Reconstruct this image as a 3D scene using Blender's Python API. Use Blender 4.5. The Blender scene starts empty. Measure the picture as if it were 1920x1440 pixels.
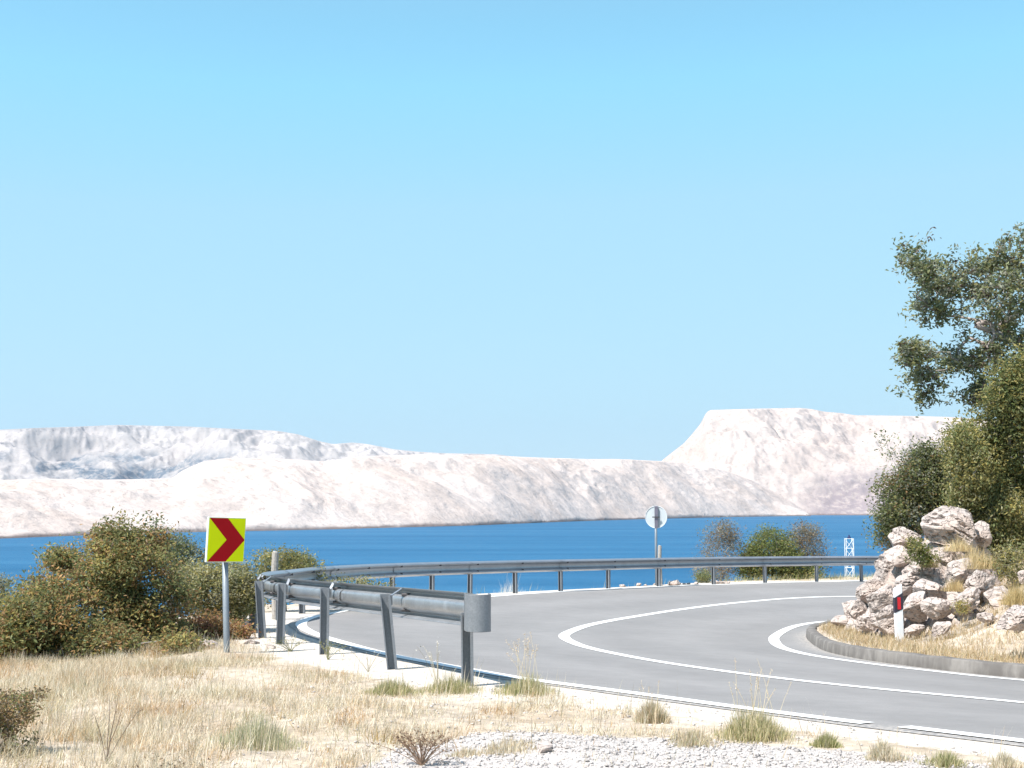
import bpy, bmesh, math, random
import numpy as np
from mathutils import Vector, Matrix, noise as mnoise

R = math.radians
random.seed(7)
rng = np.random.default_rng(7)
scene = bpy.context.scene
COL = scene.collection

# ------------------------------------------------------------------ camera, world, sun
FPX = 2667.0                       # focal length in photo pixels (50 mm on a 36 mm sensor)
PITCH = math.atan(220.0 / FPX)
cam_d = bpy.data.cameras.new("camera")
cam_d.sensor_width = 36.0
cam_d.lens = 50.0
cam_d.clip_start = 0.1
cam_d.clip_end = 40000.0
cam = bpy.data.objects.new("camera", cam_d)
cam.location = (0, 0, 0)
cam.rotation_euler = (R(90) + PITCH, 0, 0)
COL.objects.link(cam)
scene.camera = cam

SUN_EL = 57.0
SUN_AZ = 233.0                     # clockwise from +Y: behind the camera, to the left
world = bpy.data.worlds.new("World")
scene.world = world
world.use_nodes = True
wn = world.node_tree
bg = wn.nodes["Background"]
sky = wn.nodes.new("ShaderNodeTexSky")
sky.sky_type = 'NISHITA'
sky.sun_disc = False
sky.sun_elevation = R(SUN_EL)
sky.sun_rotation = R(SUN_AZ)
sky.altitude = 0
sky.air_density = 1.0
sky.dust_density = 0.1
sky.ozone_density = 2.0
bg.inputs[1].default_value = 0.15
# tone the sky per channel: the real sky of that day was paler and more even than the model's; overhead, out of view, it is retinted to neutralise shadows
sepw = wn.nodes.new("ShaderNodeSeparateColor"); comw = wn.nodes.new("ShaderNodeCombineColor")
wn.links.new(sky.outputs[0], sepw.inputs[0])
for ch, (amp_, pw_, lin_) in enumerate(((0.190, 0.31, 0.106), (0.352, 0.17, 0.149), (0.520, 0.05, 0.127))):
    p_ = wn.nodes.new("ShaderNodeMath"); p_.operation = 'POWER'; p_.inputs[1].default_value = pw_
    q_ = wn.nodes.new("ShaderNodeMath"); q_.operation = 'MULTIPLY'; q_.inputs[1].default_value = amp_ / 0.15
    wn.links.new(sepw.outputs[ch], p_.inputs[0]); wn.links.new(p_.outputs[0], q_.inputs[0])
    l_ = wn.nodes.new("ShaderNodeMath"); l_.operation = 'MULTIPLY'; l_.inputs[1].default_value = lin_ / 0.15
    m_ = wn.nodes.new("ShaderNodeMath"); m_.operation = 'MINIMUM'
    wn.links.new(sepw.outputs[ch], l_.inputs[0]); wn.links.new(q_.outputs[0], m_.inputs[0]); wn.links.new(l_.outputs[0], m_.inputs[1])
    res_ = m_
    if ch == 0:  # red floor for the unseen upper sky, added to make shadows less cyan
        f1_ = wn.nodes.new("ShaderNodeMath"); f1_.operation = 'POWER'; f1_.inputs[1].default_value = 0.2
        f2_ = wn.nodes.new("ShaderNodeMath"); f2_.operation = 'MULTIPLY'; f2_.inputs[1].default_value = 1.0
        res_ = wn.nodes.new("ShaderNodeMath"); res_.operation = 'MAXIMUM'
        wn.links.new(sepw.outputs[0], f1_.inputs[0]); wn.links.new(f1_.outputs[0], f2_.inputs[0])
        wn.links.new(m_.outputs[0], res_.inputs[0]); wn.links.new(f2_.outputs[0], res_.inputs[1])
    wn.links.new(res_.outputs[0], comw.inputs[ch])
wn.links.new(comw.outputs[0], bg.inputs[0])

sun_d = bpy.data.lights.new("sun", 'SUN')
sun_d.energy = 4.6
sun_d.angle = R(0.53)
sun_d.color = (1.0, 0.955, 0.895)
sun = bpy.data.objects.new("sun", sun_d)
to_sun = Vector((math.sin(R(SUN_AZ)) * math.cos(R(SUN_EL)), math.cos(R(SUN_AZ)) * math.cos(R(SUN_EL)), math.sin(R(SUN_EL))))
sun.rotation_euler = to_sun.to_track_quat('Z', 'Y').to_euler()
sun.location = (0, 0, 50)
COL.objects.link(sun)

vs = scene.view_settings
vs.view_transform = 'Standard'
vs.look = 'None'
vs.exposure = 0.85
vs.gamma = 1.0
scene.render.resolution_x = 1024
scene.render.resolution_y = 768

# ------------------------------------------------------------------ numeric helpers
_perm = np.random.default_rng(3).permutation(256)
_perm = np.concatenate([_perm, _perm, _perm])
_g3 = np.random.default_rng(5).normal(size=(256, 3))
_g3 /= np.linalg.norm(_g3, axis=1)[:, None]


def pnoise(x, y, z=0.0):
    x, y, z = np.broadcast_arrays(np.asarray(x, float), np.asarray(y, float), np.asarray(z, float))
    xi = np.floor(x).astype(int); yi = np.floor(y).astype(int); zi = np.floor(z).astype(int)
    xf = x - xi; yf = y - yi; zf = z - zi
    u = xf ** 3 * (xf * (xf * 6 - 15) + 10)
    v = yf ** 3 * (yf * (yf * 6 - 15) + 10)
    w = zf ** 3 * (zf * (zf * 6 - 15) + 10)
    r = 0
    for dx in (0, 1):
        for dy in (0, 1):
            for dz in (0, 1):
                h = _perm[_perm[_perm[(xi + dx) & 255] + ((yi + dy) & 255)] + ((zi + dz) & 255)]
                g = _g3[h]
                d = g[..., 0] * (xf - dx) + g[..., 1] * (yf - dy) + g[..., 2] * (zf - dz)
                r = r + d * (u if dx else 1 - u) * (v if dy else 1 - v) * (w if dz else 1 - w)
    return r * 1.5


def fbm(x, y, z=0.0, octs=5, gain=0.5, lac=2.03):
    a, s, f = 1.0, 0.0, 1.0
    for i in range(octs):
        s = s + a * pnoise(x * f + 17.3 * i, y * f + 5.1 * i, np.asarray(z) * f + 9.7 * i)
        a *= gain; f *= lac
    return s


def ridged(x, y, z=0.0, octs=5, gain=0.5, lac=2.07):
    a, s, f, t = 1.0, 0.0, 1.0, 0.0
    for i in range(octs):
        s = s + a * (1 - 2 * np.abs(pnoise(x * f + 13.3 * i, y * f + 7.7 * i, np.asarray(z) * f + 3.1 * i)))
        t += a; a *= gain; f *= lac
    return s / t


def smooth(a, b, x):
    t = np.clip((np.asarray(x, float) - a) / (b - a), 0, 1)
    return t * t * (3 - 2 * t)


def ray(px, py):
    u = px - 960.0; v = 720.0 - py
    c, s = math.cos(PITCH), math.sin(PITCH)
    return Vector((u, FPX * c - v * s, FPX * s + v * c))


def P(px, py, d):
    """world point seen at pixel (px,py) at distance d along +Y"""
    r = ray(px, py)
    return r * (d / r.y)


SLOPE = 74.0 / FPX
H0 = 1.2


def plane(x, y):
    return -H0 - SLOPE * y


def on_plane(px, py, h=H0):
    r = ray(px, py)
    # z = -h - SLOPE*y
    t = -h / (r.z + SLOPE * r.y)
    return (r.x * t, r.y * t)


def catmull(pts, step=0.12):
    pts = [np.array(p, float) for p in pts]
    pts = [2 * pts[0] - pts[1]] + pts + [2 * pts[-1] - pts[-2]]
    out = []
    for i in range(1, len(pts) - 2):
        p0, p1, p2, p3 = pts[i - 1:i + 3]
        n = max(2, int(np.linalg.norm(p2 - p1) / step))
        for k in range(n):
            t = k / n
            out.append(0.5 * ((2 * p1) + (-p0 + p2) * t + (2 * p0 - 5 * p1 + 4 * p2 - p3) * t * t + (-p0 + 3 * p1 - 3 * p2 + p3) * t ** 3))
    out.append(pts[-2])
    return np.array(out)


def relax(c, n):
    c = c.copy()
    for _ in range(n):
        c[1:-1] = 0.5 * c[1:-1] + 0.25 * (c[:-2] + c[2:])
    return c


def resample(c, step):
    d = np.concatenate([[0], np.cumsum(np.linalg.norm(np.diff(c, axis=0), axis=1))])
    n = max(2, int(round(d[-1] / step)) + 1)
    s = np.linspace(0, d[-1], n)
    return np.stack([np.interp(s, d, c[:, k]) for k in range(c.shape[1])], 1)


def sdist(poly, x, y):
    """signed distance to a polyline, positive on its left"""
    x = np.asarray(x, float).ravel(); y = np.asarray(y, float).ravel()
    a = poly[:-1]; b = poly[1:]; e = b - a; L2 = (e ** 2).sum(1)
    best = np.full(x.shape, 1e18); sg = np.ones(x.shape); seg = np.zeros(x.shape, int)
    for i in range(len(a)):
        dx = x - a[i, 0]; dy = y - a[i, 1]
        t = np.clip((dx * e[i, 0] + dy * e[i, 1]) / L2[i], 0, 1)
        qx = dx - t * e[i, 0]; qy = dy - t * e[i, 1]
        d = qx * qx + qy * qy
        cr = e[i, 0] * dy - e[i, 1] * dx
        m = d < best - 1e-12
        best = np.where(m, d, best); sg = np.where(m, np.where(cr >= 0, 1.0, -1.0), sg)
    return np.sqrt(best) * sg


# ------------------------------------------------------------------ road layout (plan curves)
o_px = [(1920, 1391), (1780, 1375), (1613, 1355), (1447, 1335), (1280, 1312), (1140, 1293), (973, 1272), (873, 1254), (730, 1228), (640, 1204), (593, 1190), (567, 1177), (563, 1168),
        (577, 1160), (605, 1153), (680, 1140), (790, 1128), (914, 1119), (1040, 1110), (1231, 1100), (1369, 1095.6), (1494, 1092)]
O_pts = [on_plane(*p) for p in o_px]
O_pts = [(14, -6), (8.5, 1.2), (5.2, 5.6)] + O_pts + [(12.5, 44.0), (20, 48.2), (34, 54.5)]
OC = resample(relax(catmull(O_pts), 30), 0.3)

k_px = [(1920, 1274), (1798, 1262), (1714, 1251), (1631, 1239), (1575, 1226), (1548, 1217), (1525, 1203), (1515, 1188)]
K_pts = [on_plane(px, py, 1.49) for px, py in k_px]
K_pts = [(20.5, -3), (14, 6), (9.2, 11.6)] + K_pts + [(5.5, 25.0), (6.9, 27.3), (9.3, 29.6), (13.5, 32.4), (22, 37.2), (36, 43.5)]
KC = resample(relax(catmull(K_pts), 20), 0.3)

c_px = [(1920, 1318), (1780, 1306), (1613, 1291), (1447, 1272), (1280, 1249), (1190, 1233), (1107, 1215), (1073, 1202), (1057, 1187), (1090, 1170), (1140, 1158), (1207, 1147), (1280, 1137),
        (1347, 1129), (1413, 1123), (1480, 1118), (1583, 1114)]
i_px = [(1920, 1278), (1780, 1263), (1680, 1252), (1580, 1238), (1513, 1227), (1467, 1212), (1452, 1197), (1453, 1188), (1480, 1173), (1513, 1165), (1563, 1160)]
C_pts = [on_plane(px, py, 1.335) for px, py in c_px]
C_pts = [(17.5, -4.5), (11, 3.6), (6.8, 8.6)] + C_pts + [(12.6, 37.9), (21, 42.4), (35, 48.8)]
CC = resample(relax(catmull(C_pts), 14), 0.2)
I_pts = [on_plane(px, py, 1.47) for px, py in i_px]
I_pts = [(19.8, -3.3), (13.4, 5.6), (8.6, 11.2)] + I_pts + [(8.6, 29.6), (13, 32.8), (22, 37.8), (36, 44.2)]
IC = resample(relax(catmull(I_pts), 14), 0.2)

# rail posts (base pixel) and brow of the terrace
post_px = [(884, 1285), (740, 1253), (616, 1226), (530, 1206), (497, 1195), (479, 1184), (487, 1173), (530, 1162), (570, 1150), (618, 1141), (676, 1133), (741, 1126.5), (812, 1121), (886, 1117),
           (970, 1112), (1056, 1108), (1145, 1104), (1240, 1099.5), (1340, 1095.5), (1437, 1093), (1536, 1091)]
POSTS = [on_plane(*p) for p in post_px]
POSTS += [(10.55, 42.9), (12.2, 43.95), (13.9, 44.95), (15.6, 45.9)]
BROW = catmull([(-40, 5), (-20, 12), (-8, 12.6), (-5.6, 14.3), (-4.7, 16.2), (-4.5, 17.6), (-4.4, 19.5), (-4.8, 22), (-4.7, 24.5), (-4.3, 27), (-3.0, 29.8), (-0.8, 32.6),
                (1.5, 35.6), (4, 39), (6.2, 42.6), (9.5, 46.0), (14, 48.8), (24, 54), (60, 68)], 0.6)


BG = "limestone boulders of the roadside outcrop"
rocks = [
    (1782, 986, 22.0, 128, 74, 8, 11, "big grey overhanging boulder on top of the rock outcrop below the trees", 0.9, 10),
    (1832, 1004, 22.3, 60, 44, 28, 52, "grey sloping boulder leaning on the right of the topmost overhanging boulder", 0.9, 5),
    (1696, 1014, 22.9, 78, 42, -12, 12, "pale rounded boulder at upper left of the outcrop, left of the topmost overhanging one", 0.9, 0),
    (1680, 1064, 22.9, 96, 56, -34, 13, "large slanting fissured slab forming the left flank of the outcrop above the road", 0.9, 0),
    (1630, 1106, 22.9, 66, 48, -30, 14, "cracked brownish boulder low on the outcrop's left flank beside the road", 0.9, 0),
    (1600, 1144, 23.0, 44, 44, 10, 15, "leftmost pinkish boulder of the outcrop, next to the inner road line", 0.9, 0),
    (1655, 1128, 21.6, 84, 50, -28, 16, "smooth pale slab left of the marker post's top", 0.8, 0),
    (1586, 1166, 22.9, 44, 30, 12, 62, "low pinkish rock where the outcrop meets the grass left of the kerb bend", 0.9, 0),
    (1610, 1148, 22.3, 46, 44, -14, 63, "brownish rock wedged between the leftmost boulder and the smooth pale slab", 0.9, 0),
    (1690, 1048, 22.4, 60, 44, -20, 64, "fissured pale rock left of the small green bush under the overhang", 0.9, 0),
    (1626, 1168, 21.2, 44, 42, 15, 17, "small pale boulder at the foot of the outcrop above the kerb bend", 0.9, 0),
    (1664, 1165, 20.8, 64, 60, -38, 18, "wedge shaped pale boulder just left of the marker post", 0.8, 0),
    (1728, 1085, 21.9, 120, 62, -14, 19, "broad pale rock face behind and above the marker post", 0.8, 0),
    (1748, 1108, 21.0, 66, 44, 8, 20, "blocky pinkish boulder with a shadowed ledge right above the marker post", 0.9, 0),
    (1714, 1142, 20.7, 70, 56, -20, 21, "angular pale boulder directly right of the marker post", 0.8, 0),
    (1760, 1140, 20.4, 52, 52, 10, 22, "squared boulder with a dark cleft, second to the right of the marker post", 0.9, 0),
    (1776, 1046, 21.7, 42, 44, -20, 23, "small upright pale boulder below the overhang of the topmost boulder", 0.9, 0),
    (1800, 1072, 21.1, 66, 34, -22, 24, "pale flat boulder between the golden grass and the marker post", 0.8, 0),
    (1832, 1096, 20.7, 70, 52, -30, 25, "slanted pale boulder near the middle right of the outcrop", 0.9, 0),
    (1812, 1128, 20.2, 80, 46, -38, 26, "jagged ridge of pale rock slanting down to the grass right of the marker post", 0.7, 0),
    (1872, 1122, 20.2, 58, 56, 12, 27, "rounded pinkish boulder half sunk in dry grass below the right bushes", 0.9, 0),
    (1768, 1178, 19.4, 52, 24, -40, 28, "narrow tilted rock splinter poking out of the grass right of the marker post", 0.7, 0),
    (1900, 1163, 16.9, 72, 50, -25, 29, "brown shadowed boulder at the right edge of the picture above the kerb", 0.9, 0),
    (1716, 1180, 20.0, 46, 22, -8, 30, "low brownish crumbly rock at the right foot of the marker post", 0.8, 0),
    (1918, 1082, 20.4, 26, 34, 0, 31, "small pale stone under the right bushes at the picture edge", 0.9, 0),
    (1850, 1158, 19.0, 36, 22, -20, 33, "small pale stone in the grass between the jagged ridge and the brown boulder", 0.9, 0),
]
MOUND = []
for (px_, py_, d_, w_, h_, *_r) in rocks:
    if d_ < 19: continue
    c_ = P(px_, py_, d_ + 0.12); s_ = d_ / FPX
    MOUND.append((c_.x, c_.y + 0.10, c_.z - 0.10 * h_ * s_, 0.50 * w_ * s_ + 0.05))


def road_z(x, y, so):
    return plane(x, y) - 0.045 * np.clip(-so, 0, 7.0)


def ground(x, y):
    x = np.asarray(x, float); y = np.asarray(y, float)
    shp = x.shape
    xr = x.ravel(); yr = y.ravel()
    so = sdist(OC, xr, yr); sk = -sdist(KC, xr, yr); b = sdist(BROW, xr, yr)
    z = road_z(xr, yr, so)
    # outside: near verge and the slope down to the sea
    out = so > 0
    n1 = fbm(xr * 0.7, yr * 0.7, 1.0, 4) * 0.07 + fbm(xr * 4, yr * 4, 2.0, 3) * 0.012
    amp = smooth(1.0, 2.6, so)
    left = smooth(-2.2, -6.5, xr) * smooth(20, 14, yr) * 0.12
    mound = 0.10 * np.exp(-(((xr + 3.2) / 0.9) ** 2 + ((yr - 15.9) / 0.9) ** 2))
    zo = plane(xr, yr) + amp * (n1 - 1.6 * left) + mound * amp
    bb = np.clip(b, 0, None)
    drop = 0.30 * bb * smooth(0, 2.5, bb) + 0.35 * np.clip(bb - 2.0, 0, None)
    zo = zo - drop + smooth(1.5, 6, bb) * fbm(xr * 0.25, yr * 0.25, 4.0, 5) * 0.5
    z = np.where(out, zo - 0.005, z - 0.015)
    # inside: raised verge and rocky rise
    isl = sk > 0
    far = smooth(24.5, 28.5, yr)
    rise = 0.35 * smooth(1.0, 2.6, sk) + 1.15 * smooth(1.7, 4.6, sk) + 1.2 * smooth(4.0, 9.0, sk) + 0.14 * np.clip(sk - 5, 0, 30)
    rise = rise * smooth(8.5, 18.0, yr + 0.5 * sk)
    rise = rise + fbm(xr * 1.3, yr * 1.3, 8.0, 4) * 0.12 * smooth(0.6, 2.5, sk) + fbm(xr * 5, yr * 5, 8.0, 3) * 0.012
    zi = plane(xr, yr) - 0.045 * np.clip(-so, 0, 7.0) + 0.125 + rise
    for (mx, my, mz, mr) in MOUND:       # soil heaped behind and under the rocks
        m_ = isl & (np.abs(xr - mx) < 3 * mr) & (np.abs(yr - my) < 4)
        dy_ = (yr - my - 0.25); dy_ = np.where(dy_ > 0, dy_ * 0.40, dy_)
        q_ = ((xr - mx) ** 2 + dy_ ** 2) / (mr * mr)
        zi = np.where(m_, np.maximum(zi, mz - 0.34 - 0.42 * q_), zi)
    z = np.where(isl, np.where(sk > 0.12, zi, z), z)
    z = np.maximum(z, -34.0)
    return z.reshape(shp)


def gz(x, y):
    return float(ground(np.array([x]), np.array([y]))[0])


def hit(px, py, dmin=6.0, dmax=70.0):
    r = ray(px, py); r = r / r.y
    d = np.arange(dmin, dmax, 0.05)
    g = ground(d * r.x, d)
    below = d * r.z < g
    i = int(np.argmax(below)) if below.any() else len(d) - 1
    return (d[i] * r.x, d[i], float(g[i]))


# ------------------------------------------------------------------ material helpers
def mat_new(name):
    m = bpy.data.materials.new(name)
    m.use_nodes = True
    nt = m.node_tree
    return m, nt, nt.nodes["Principled BSDF"]


def nd(nt, t, **kw):
    n = nt.nodes.new(t)
    for k, v in kw.items():
        if k.startswith("i_"):
            n.inputs[k[2:].replace("_", " ")].default_value = v
        else:
            setattr(n, k, v)
    return n


def noise_node(nt, vec, scale, detail=6, rough=0.55, dist=0.0):
    n = nd(nt, "ShaderNodeTexNoise")
    n.inputs["Scale"].default_value = scale; n.inputs["Detail"].default_value = detail
    n.inputs["Roughness"].default_value = rough; n.inputs["Distortion"].default_value = dist
    if vec is not None: nt.links.new(vec, n.inputs["Vector"])
    return n.outputs["Fac"]


def ramp(nt, fac, stops):
    r = nd(nt, "ShaderNodeValToRGB")
    e = r.color_ramp.elements
    while len(e) < len(stops): e.new(0.5)
    for el, (p, c) in zip(e, stops):
        el.position = p
        el.color = (c[0], c[1], c[2], 1) if hasattr(c, "__len__") else (c, c, c, 1)
    nt.links.new(fac, r.inputs[0])
    return r.outputs[0]


def mixc(nt, fac, a, b, mode='MIX'):
    m = nd(nt, "ShaderNodeMix", data_type='RGBA', blend_type=mode)
    for sock, v in ((m.inputs[0], fac), (m.inputs[6], a), (m.inputs[7], b)):
        if hasattr(v, "links"): nt.links.new(v, sock)
        elif hasattr(v, "__len__"): sock.default_value = (v[0], v[1], v[2], 1)
        else: sock.default_value = v
    return m.outputs[2]


def mathn(nt, op, a, b=None, clamp=False):
    m = nd(nt, "ShaderNodeMath", operation=op, use_clamp=clamp)
    for sock, v in ((m.inputs[0], a), (m.inputs[1], b)):
        if v is None: continue
        if hasattr(v, "links"): nt.links.new(v, sock)
        else: sock.default_value = v
    return m.outputs[0]


def bump(nt, bsdf, h, strength=0.5, dist=0.02, prev=None):
    b = nd(nt, "ShaderNodeBump")
    b.inputs["Strength"].default_value = strength; b.inputs["Distance"].default_value = dist
    nt.links.new(h, b.inputs["Height"])
    if prev is not None: nt.links.new(prev, b.inputs["Normal"])
    nt.links.new(b.outputs[0], bsdf.inputs["Normal"])
    return b.outputs[0]


def objco(nt, which="Object"):
    return nd(nt, "ShaderNodeTexCoord").outputs[which]


def geopos(nt):
    return nd(nt, "ShaderNodeNewGeometry").outputs["Position"]


def simple(name, col, rough=0.6, metal=0.0, var=0.15, scale=6.0, bmp=0.1, spec=0.4):
    m, nt, b = mat_new(name)
    n = noise_node(nt, objco(nt), scale)
    c = ramp(nt, n, [(0.25, [v * (1 - var) for v in col]), (0.75, [min(1, v * (1 + var)) for v in col])])
    nt.links.new(c, b.inputs["Base Color"])
    b.inputs["Roughness"].default_value = rough; b.inputs["Metallic"].default_value = metal
    b.inputs["Specular IOR Level"].default_value = spec
    if bmp: bump(nt, b, noise_node(nt, objco(nt), scale * 6), bmp, 0.01)
    return m


# ------------------------------------------------------------------ object helpers
def tag(o, label=None, cat=None, group=None, kind=None):
    if label: o["label"] = label
    if cat: o["category"] = cat
    if group: o["group"] = group
    if kind: o["kind"] = kind
    return o


def empty(name, loc, rz=0.0):
    o = bpy.data.objects.new(name, None)
    o.empty_display_size = 0.2
    o.location = loc; o.rotation_euler = (0, 0, rz)
    COL.objects.link(o)
    return o


def link_mesh(name, me, mat, parent=None, loc=None):
    o = bpy.data.objects.new(name, me)
    if mat is not None and len(me.materials) == 0: me.materials.append(mat)
    COL.objects.link(o)
    if loc is not None: o.location = loc
    if parent is not None: o.parent = parent
    return o


def mesh_np(name, V, F, cols=None, smooth_=False, attr="tint"):
    """V (n,3); F (m,k) all with k corners"""
    V = np.asarray(V, np.float32); F = np.asarray(F, np.int32)
    me = bpy.data.meshes.new(name)
    m, k = F.shape
    me.vertices.add(len(V)); me.vertices.foreach_set("co", V.ravel())
    me.loops.add(m * k); me.loops.foreach_set("vertex_index", F.ravel())
    me.polygons.add(m)
    me.polygons.foreach_set("loop_start", np.arange(0, m * k, k, dtype=np.int32))
    me.polygons.foreach_set("loop_total", np.full(m, k, np.int32))
    if smooth_: me.polygons.foreach_set("use_smooth", np.ones(m, bool))
    if cols is not None:
        a = me.color_attributes.new(attr, 'FLOAT_COLOR', 'POINT')
        c = np.ones((len(V), 4), np.float32); c[:, :3] = cols
        a.data.foreach_set("color", c.ravel())
    me.update(calc_edges=True)
    return me


def grid_faces(nu, nv):
    i = np.arange(nu - 1)[:, None] * nv + np.arange(nv - 1)[None, :]
    return np.stack([i, i + nv, i + nv + 1, i + 1], -1).reshape(-1, 4)


class MB:
    """collects boxes, tubes, prisms into one mesh"""
    def __init__(s): s.v = []; s.f = []

    def add(s, verts, faces):
        o = len(s.v); s.v += [tuple(v) for v in verts]; s.f += [tuple(i + o for i in f) for f in faces]

    def box(s, c, size, rot=None):
        x, y, z = [v / 2 for v in size]
        vs_ = [Vector((i, j, k)) for i in (-x, x) for j in (-y, y) for k in (-z, z)]
        M = rot if rot is not None else Matrix.Identity(3)
        s.add([M @ v + Vector(c) for v in vs_], [(0, 1, 3, 2), (4, 6, 7, 5), (0, 4, 5, 1), (2, 3, 7, 6), (0, 2, 6, 4), (1, 5, 7, 3)])

    def tube(s, pts, radii, n=8, cap=True):
        pts = [Vector(p) for p in pts]
        if not hasattr(radii, "__len__"): radii = [radii] * len(pts)
        rings = []
        up = Vector((0.13, 0.31, 0.94)).normalized()
        for i, p in enumerate(pts):
            t = (pts[min(i + 1, len(pts) - 1)] - pts[max(i - 1, 0)]).normalized()
            a = t.cross(up)
            if a.length < 0.1: a = t.cross(Vector((1, 0, 0)))
            a.normalize(); b = t.cross(a)
            rings.append([p + (a * math.cos(2 * math.pi * k / n) + b * math.sin(2 * math.pi * k / n)) * radii[i] for k in range(n)])
        V = [v for r in rings for v in r]
        F = [(i * n + k, i * n + (k + 1) % n, (i + 1) * n + (k + 1) % n, (i + 1) * n + k) for i in range(len(pts) - 1) for k in range(n)]
        if cap: F += [tuple(range(n))[::-1], tuple((len(pts) - 1) * n + k for k in range(n))]
        s.add(V, F)

    def prism(s, poly, z0, z1):
        n = len(poly)
        V = [(x, y, z0) for x, y in poly] + [(x, y, z1) for x, y in poly]
        F = [tuple(range(n))[::-1], tuple(range(n, 2 * n))] + [(i, (i + 1) % n, n + (i + 1) % n, n + i) for i in range(n)]
        s.add(V, F)

    def build(s, name, mat, parent=None, smooth_=False, bevel=0.0, M=None):
        me = bpy.data.meshes.new(name)
        vv = s.v if M is None else [tuple(M @ Vector(v)) for v in s.v]
        me.from_pydata(vv, [], s.f)
        bm = bmesh.new(); bm.from_mesh(me)
        bmesh.ops.recalc_face_normals(bm, faces=bm.faces)
        if bevel:
            bmesh.ops.bevel(bm, geom=list(bm.edges), offset=bevel, segments=1, affect='EDGES')
        bm.to_mesh(me); bm.free()
        if smooth_:
            for p in me.polygons: p.use_smooth = True
        return link_mesh(name, me, mat, parent)


# ------------------------------------------------------------------ materials
def leaf_mat(name, rough=0.5, trans=0.5):
    m, nt, b = mat_new(name)
    a = nd(nt, "ShaderNodeVertexColor", layer_name="tint")
    n = noise_node(nt, objco(nt), 14.0, 3)
    c = mixc(nt, 1.0, a.outputs[0], ramp(nt, n, [(0.3, 0.8), (0.7, 1.2)]), 'MULTIPLY')
    nt.links.new(c, b.inputs["Base Color"])
    b.inputs["Roughness"].default_value = rough
    b.inputs["Specular IOR Level"].default_value = 0.35
    tr = nd(nt, "ShaderNodeBsdfTranslucent")
    nt.links.new(c, tr.inputs[0])
    mx = nd(nt, "ShaderNodeMixShader"); mx.inputs[0].default_value = trans
    nt.links.new(b.outputs[0], mx.inputs[1]); nt.links.new(tr.outputs[0], mx.inputs[2])
    nt.links.new(mx.outputs[0], nt.nodes["Material Output"].inputs[0])
    return m


M_leaf = leaf_mat("leaf")
M_twig = simple("pale_twig_bark", (0.33, 0.28, 0.26), 0.85, var=0.3, scale=14, bmp=0.4)
M_straw = leaf_mat("dry_grass_blade", 0.55, 0.3)
M_bark = simple("bark", (0.24, 0.21, 0.18), 0.85, var=0.35, scale=14, bmp=0.6)
M_deadwood = simple("weathered_wood", (0.36, 0.33, 0.30), 0.85, var=0.35, scale=20, bmp=0.6)


def steel(name, lo, hi, metal=0.55, rough=0.42):
    m, nt, b = mat_new(name)
    co = geopos(nt)
    n1 = noise_node(nt, co, 3.0, 6, 0.6)
    vz = nd(nt, "ShaderNodeTexVoronoi"); vz.inputs["Scale"].default_value = 60; nt.links.new(co, vz.inputs["Vector"])
    mp = nd(nt, "ShaderNodeMapping"); mp.inputs["Scale"].default_value = (14, 14, 1.5); nt.links.new(co, mp.inputs[0])
    n3 = noise_node(nt, mp.outputs[0], 1.5, 4)
    f = mathn(nt, 'ADD', mathn(nt, 'MULTIPLY', n1, 0.5), mathn(nt, 'ADD', mathn(nt, 'MULTIPLY', vz.outputs["Distance"], 0.22), mathn(nt, 'MULTIPLY', n3, 0.35)))
    nt.links.new(ramp(nt, f, [(0.35, lo), (0.75, hi)]), b.inputs["Base Color"])
    b.inputs["Metallic"].default_value = metal
    nt.links.new(ramp(nt, n3, [(0.3, rough - 0.08), (0.7, rough + 0.12)]), b.inputs["Roughness"])
    bump(nt, b, n1, 0.08, 0.01)
    return m


M_steel = steel("galvanised_steel", (0.28, 0.295, 0.32), (0.44, 0.455, 0.48), 0.65, 0.38)
M_steel_post = steel("galvanised_post_steel", (0.15, 0.165, 0.185), (0.25, 0.265, 0.29), 0.25, 0.55)
M_steel_cap = steel("galvanised_cap_steel", (0.20, 0.215, 0.235), (0.34, 0.36, 0.385), 0.4, 0.5)
M_bolt = simple("dark_bolt_steel", (0.11, 0.105, 0.11), 0.6, 0.5)
M_pole = steel("grey_painted_pole", (0.18, 0.21, 0.24), (0.26, 0.29, 0.32), 0.3, 0.5)


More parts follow.
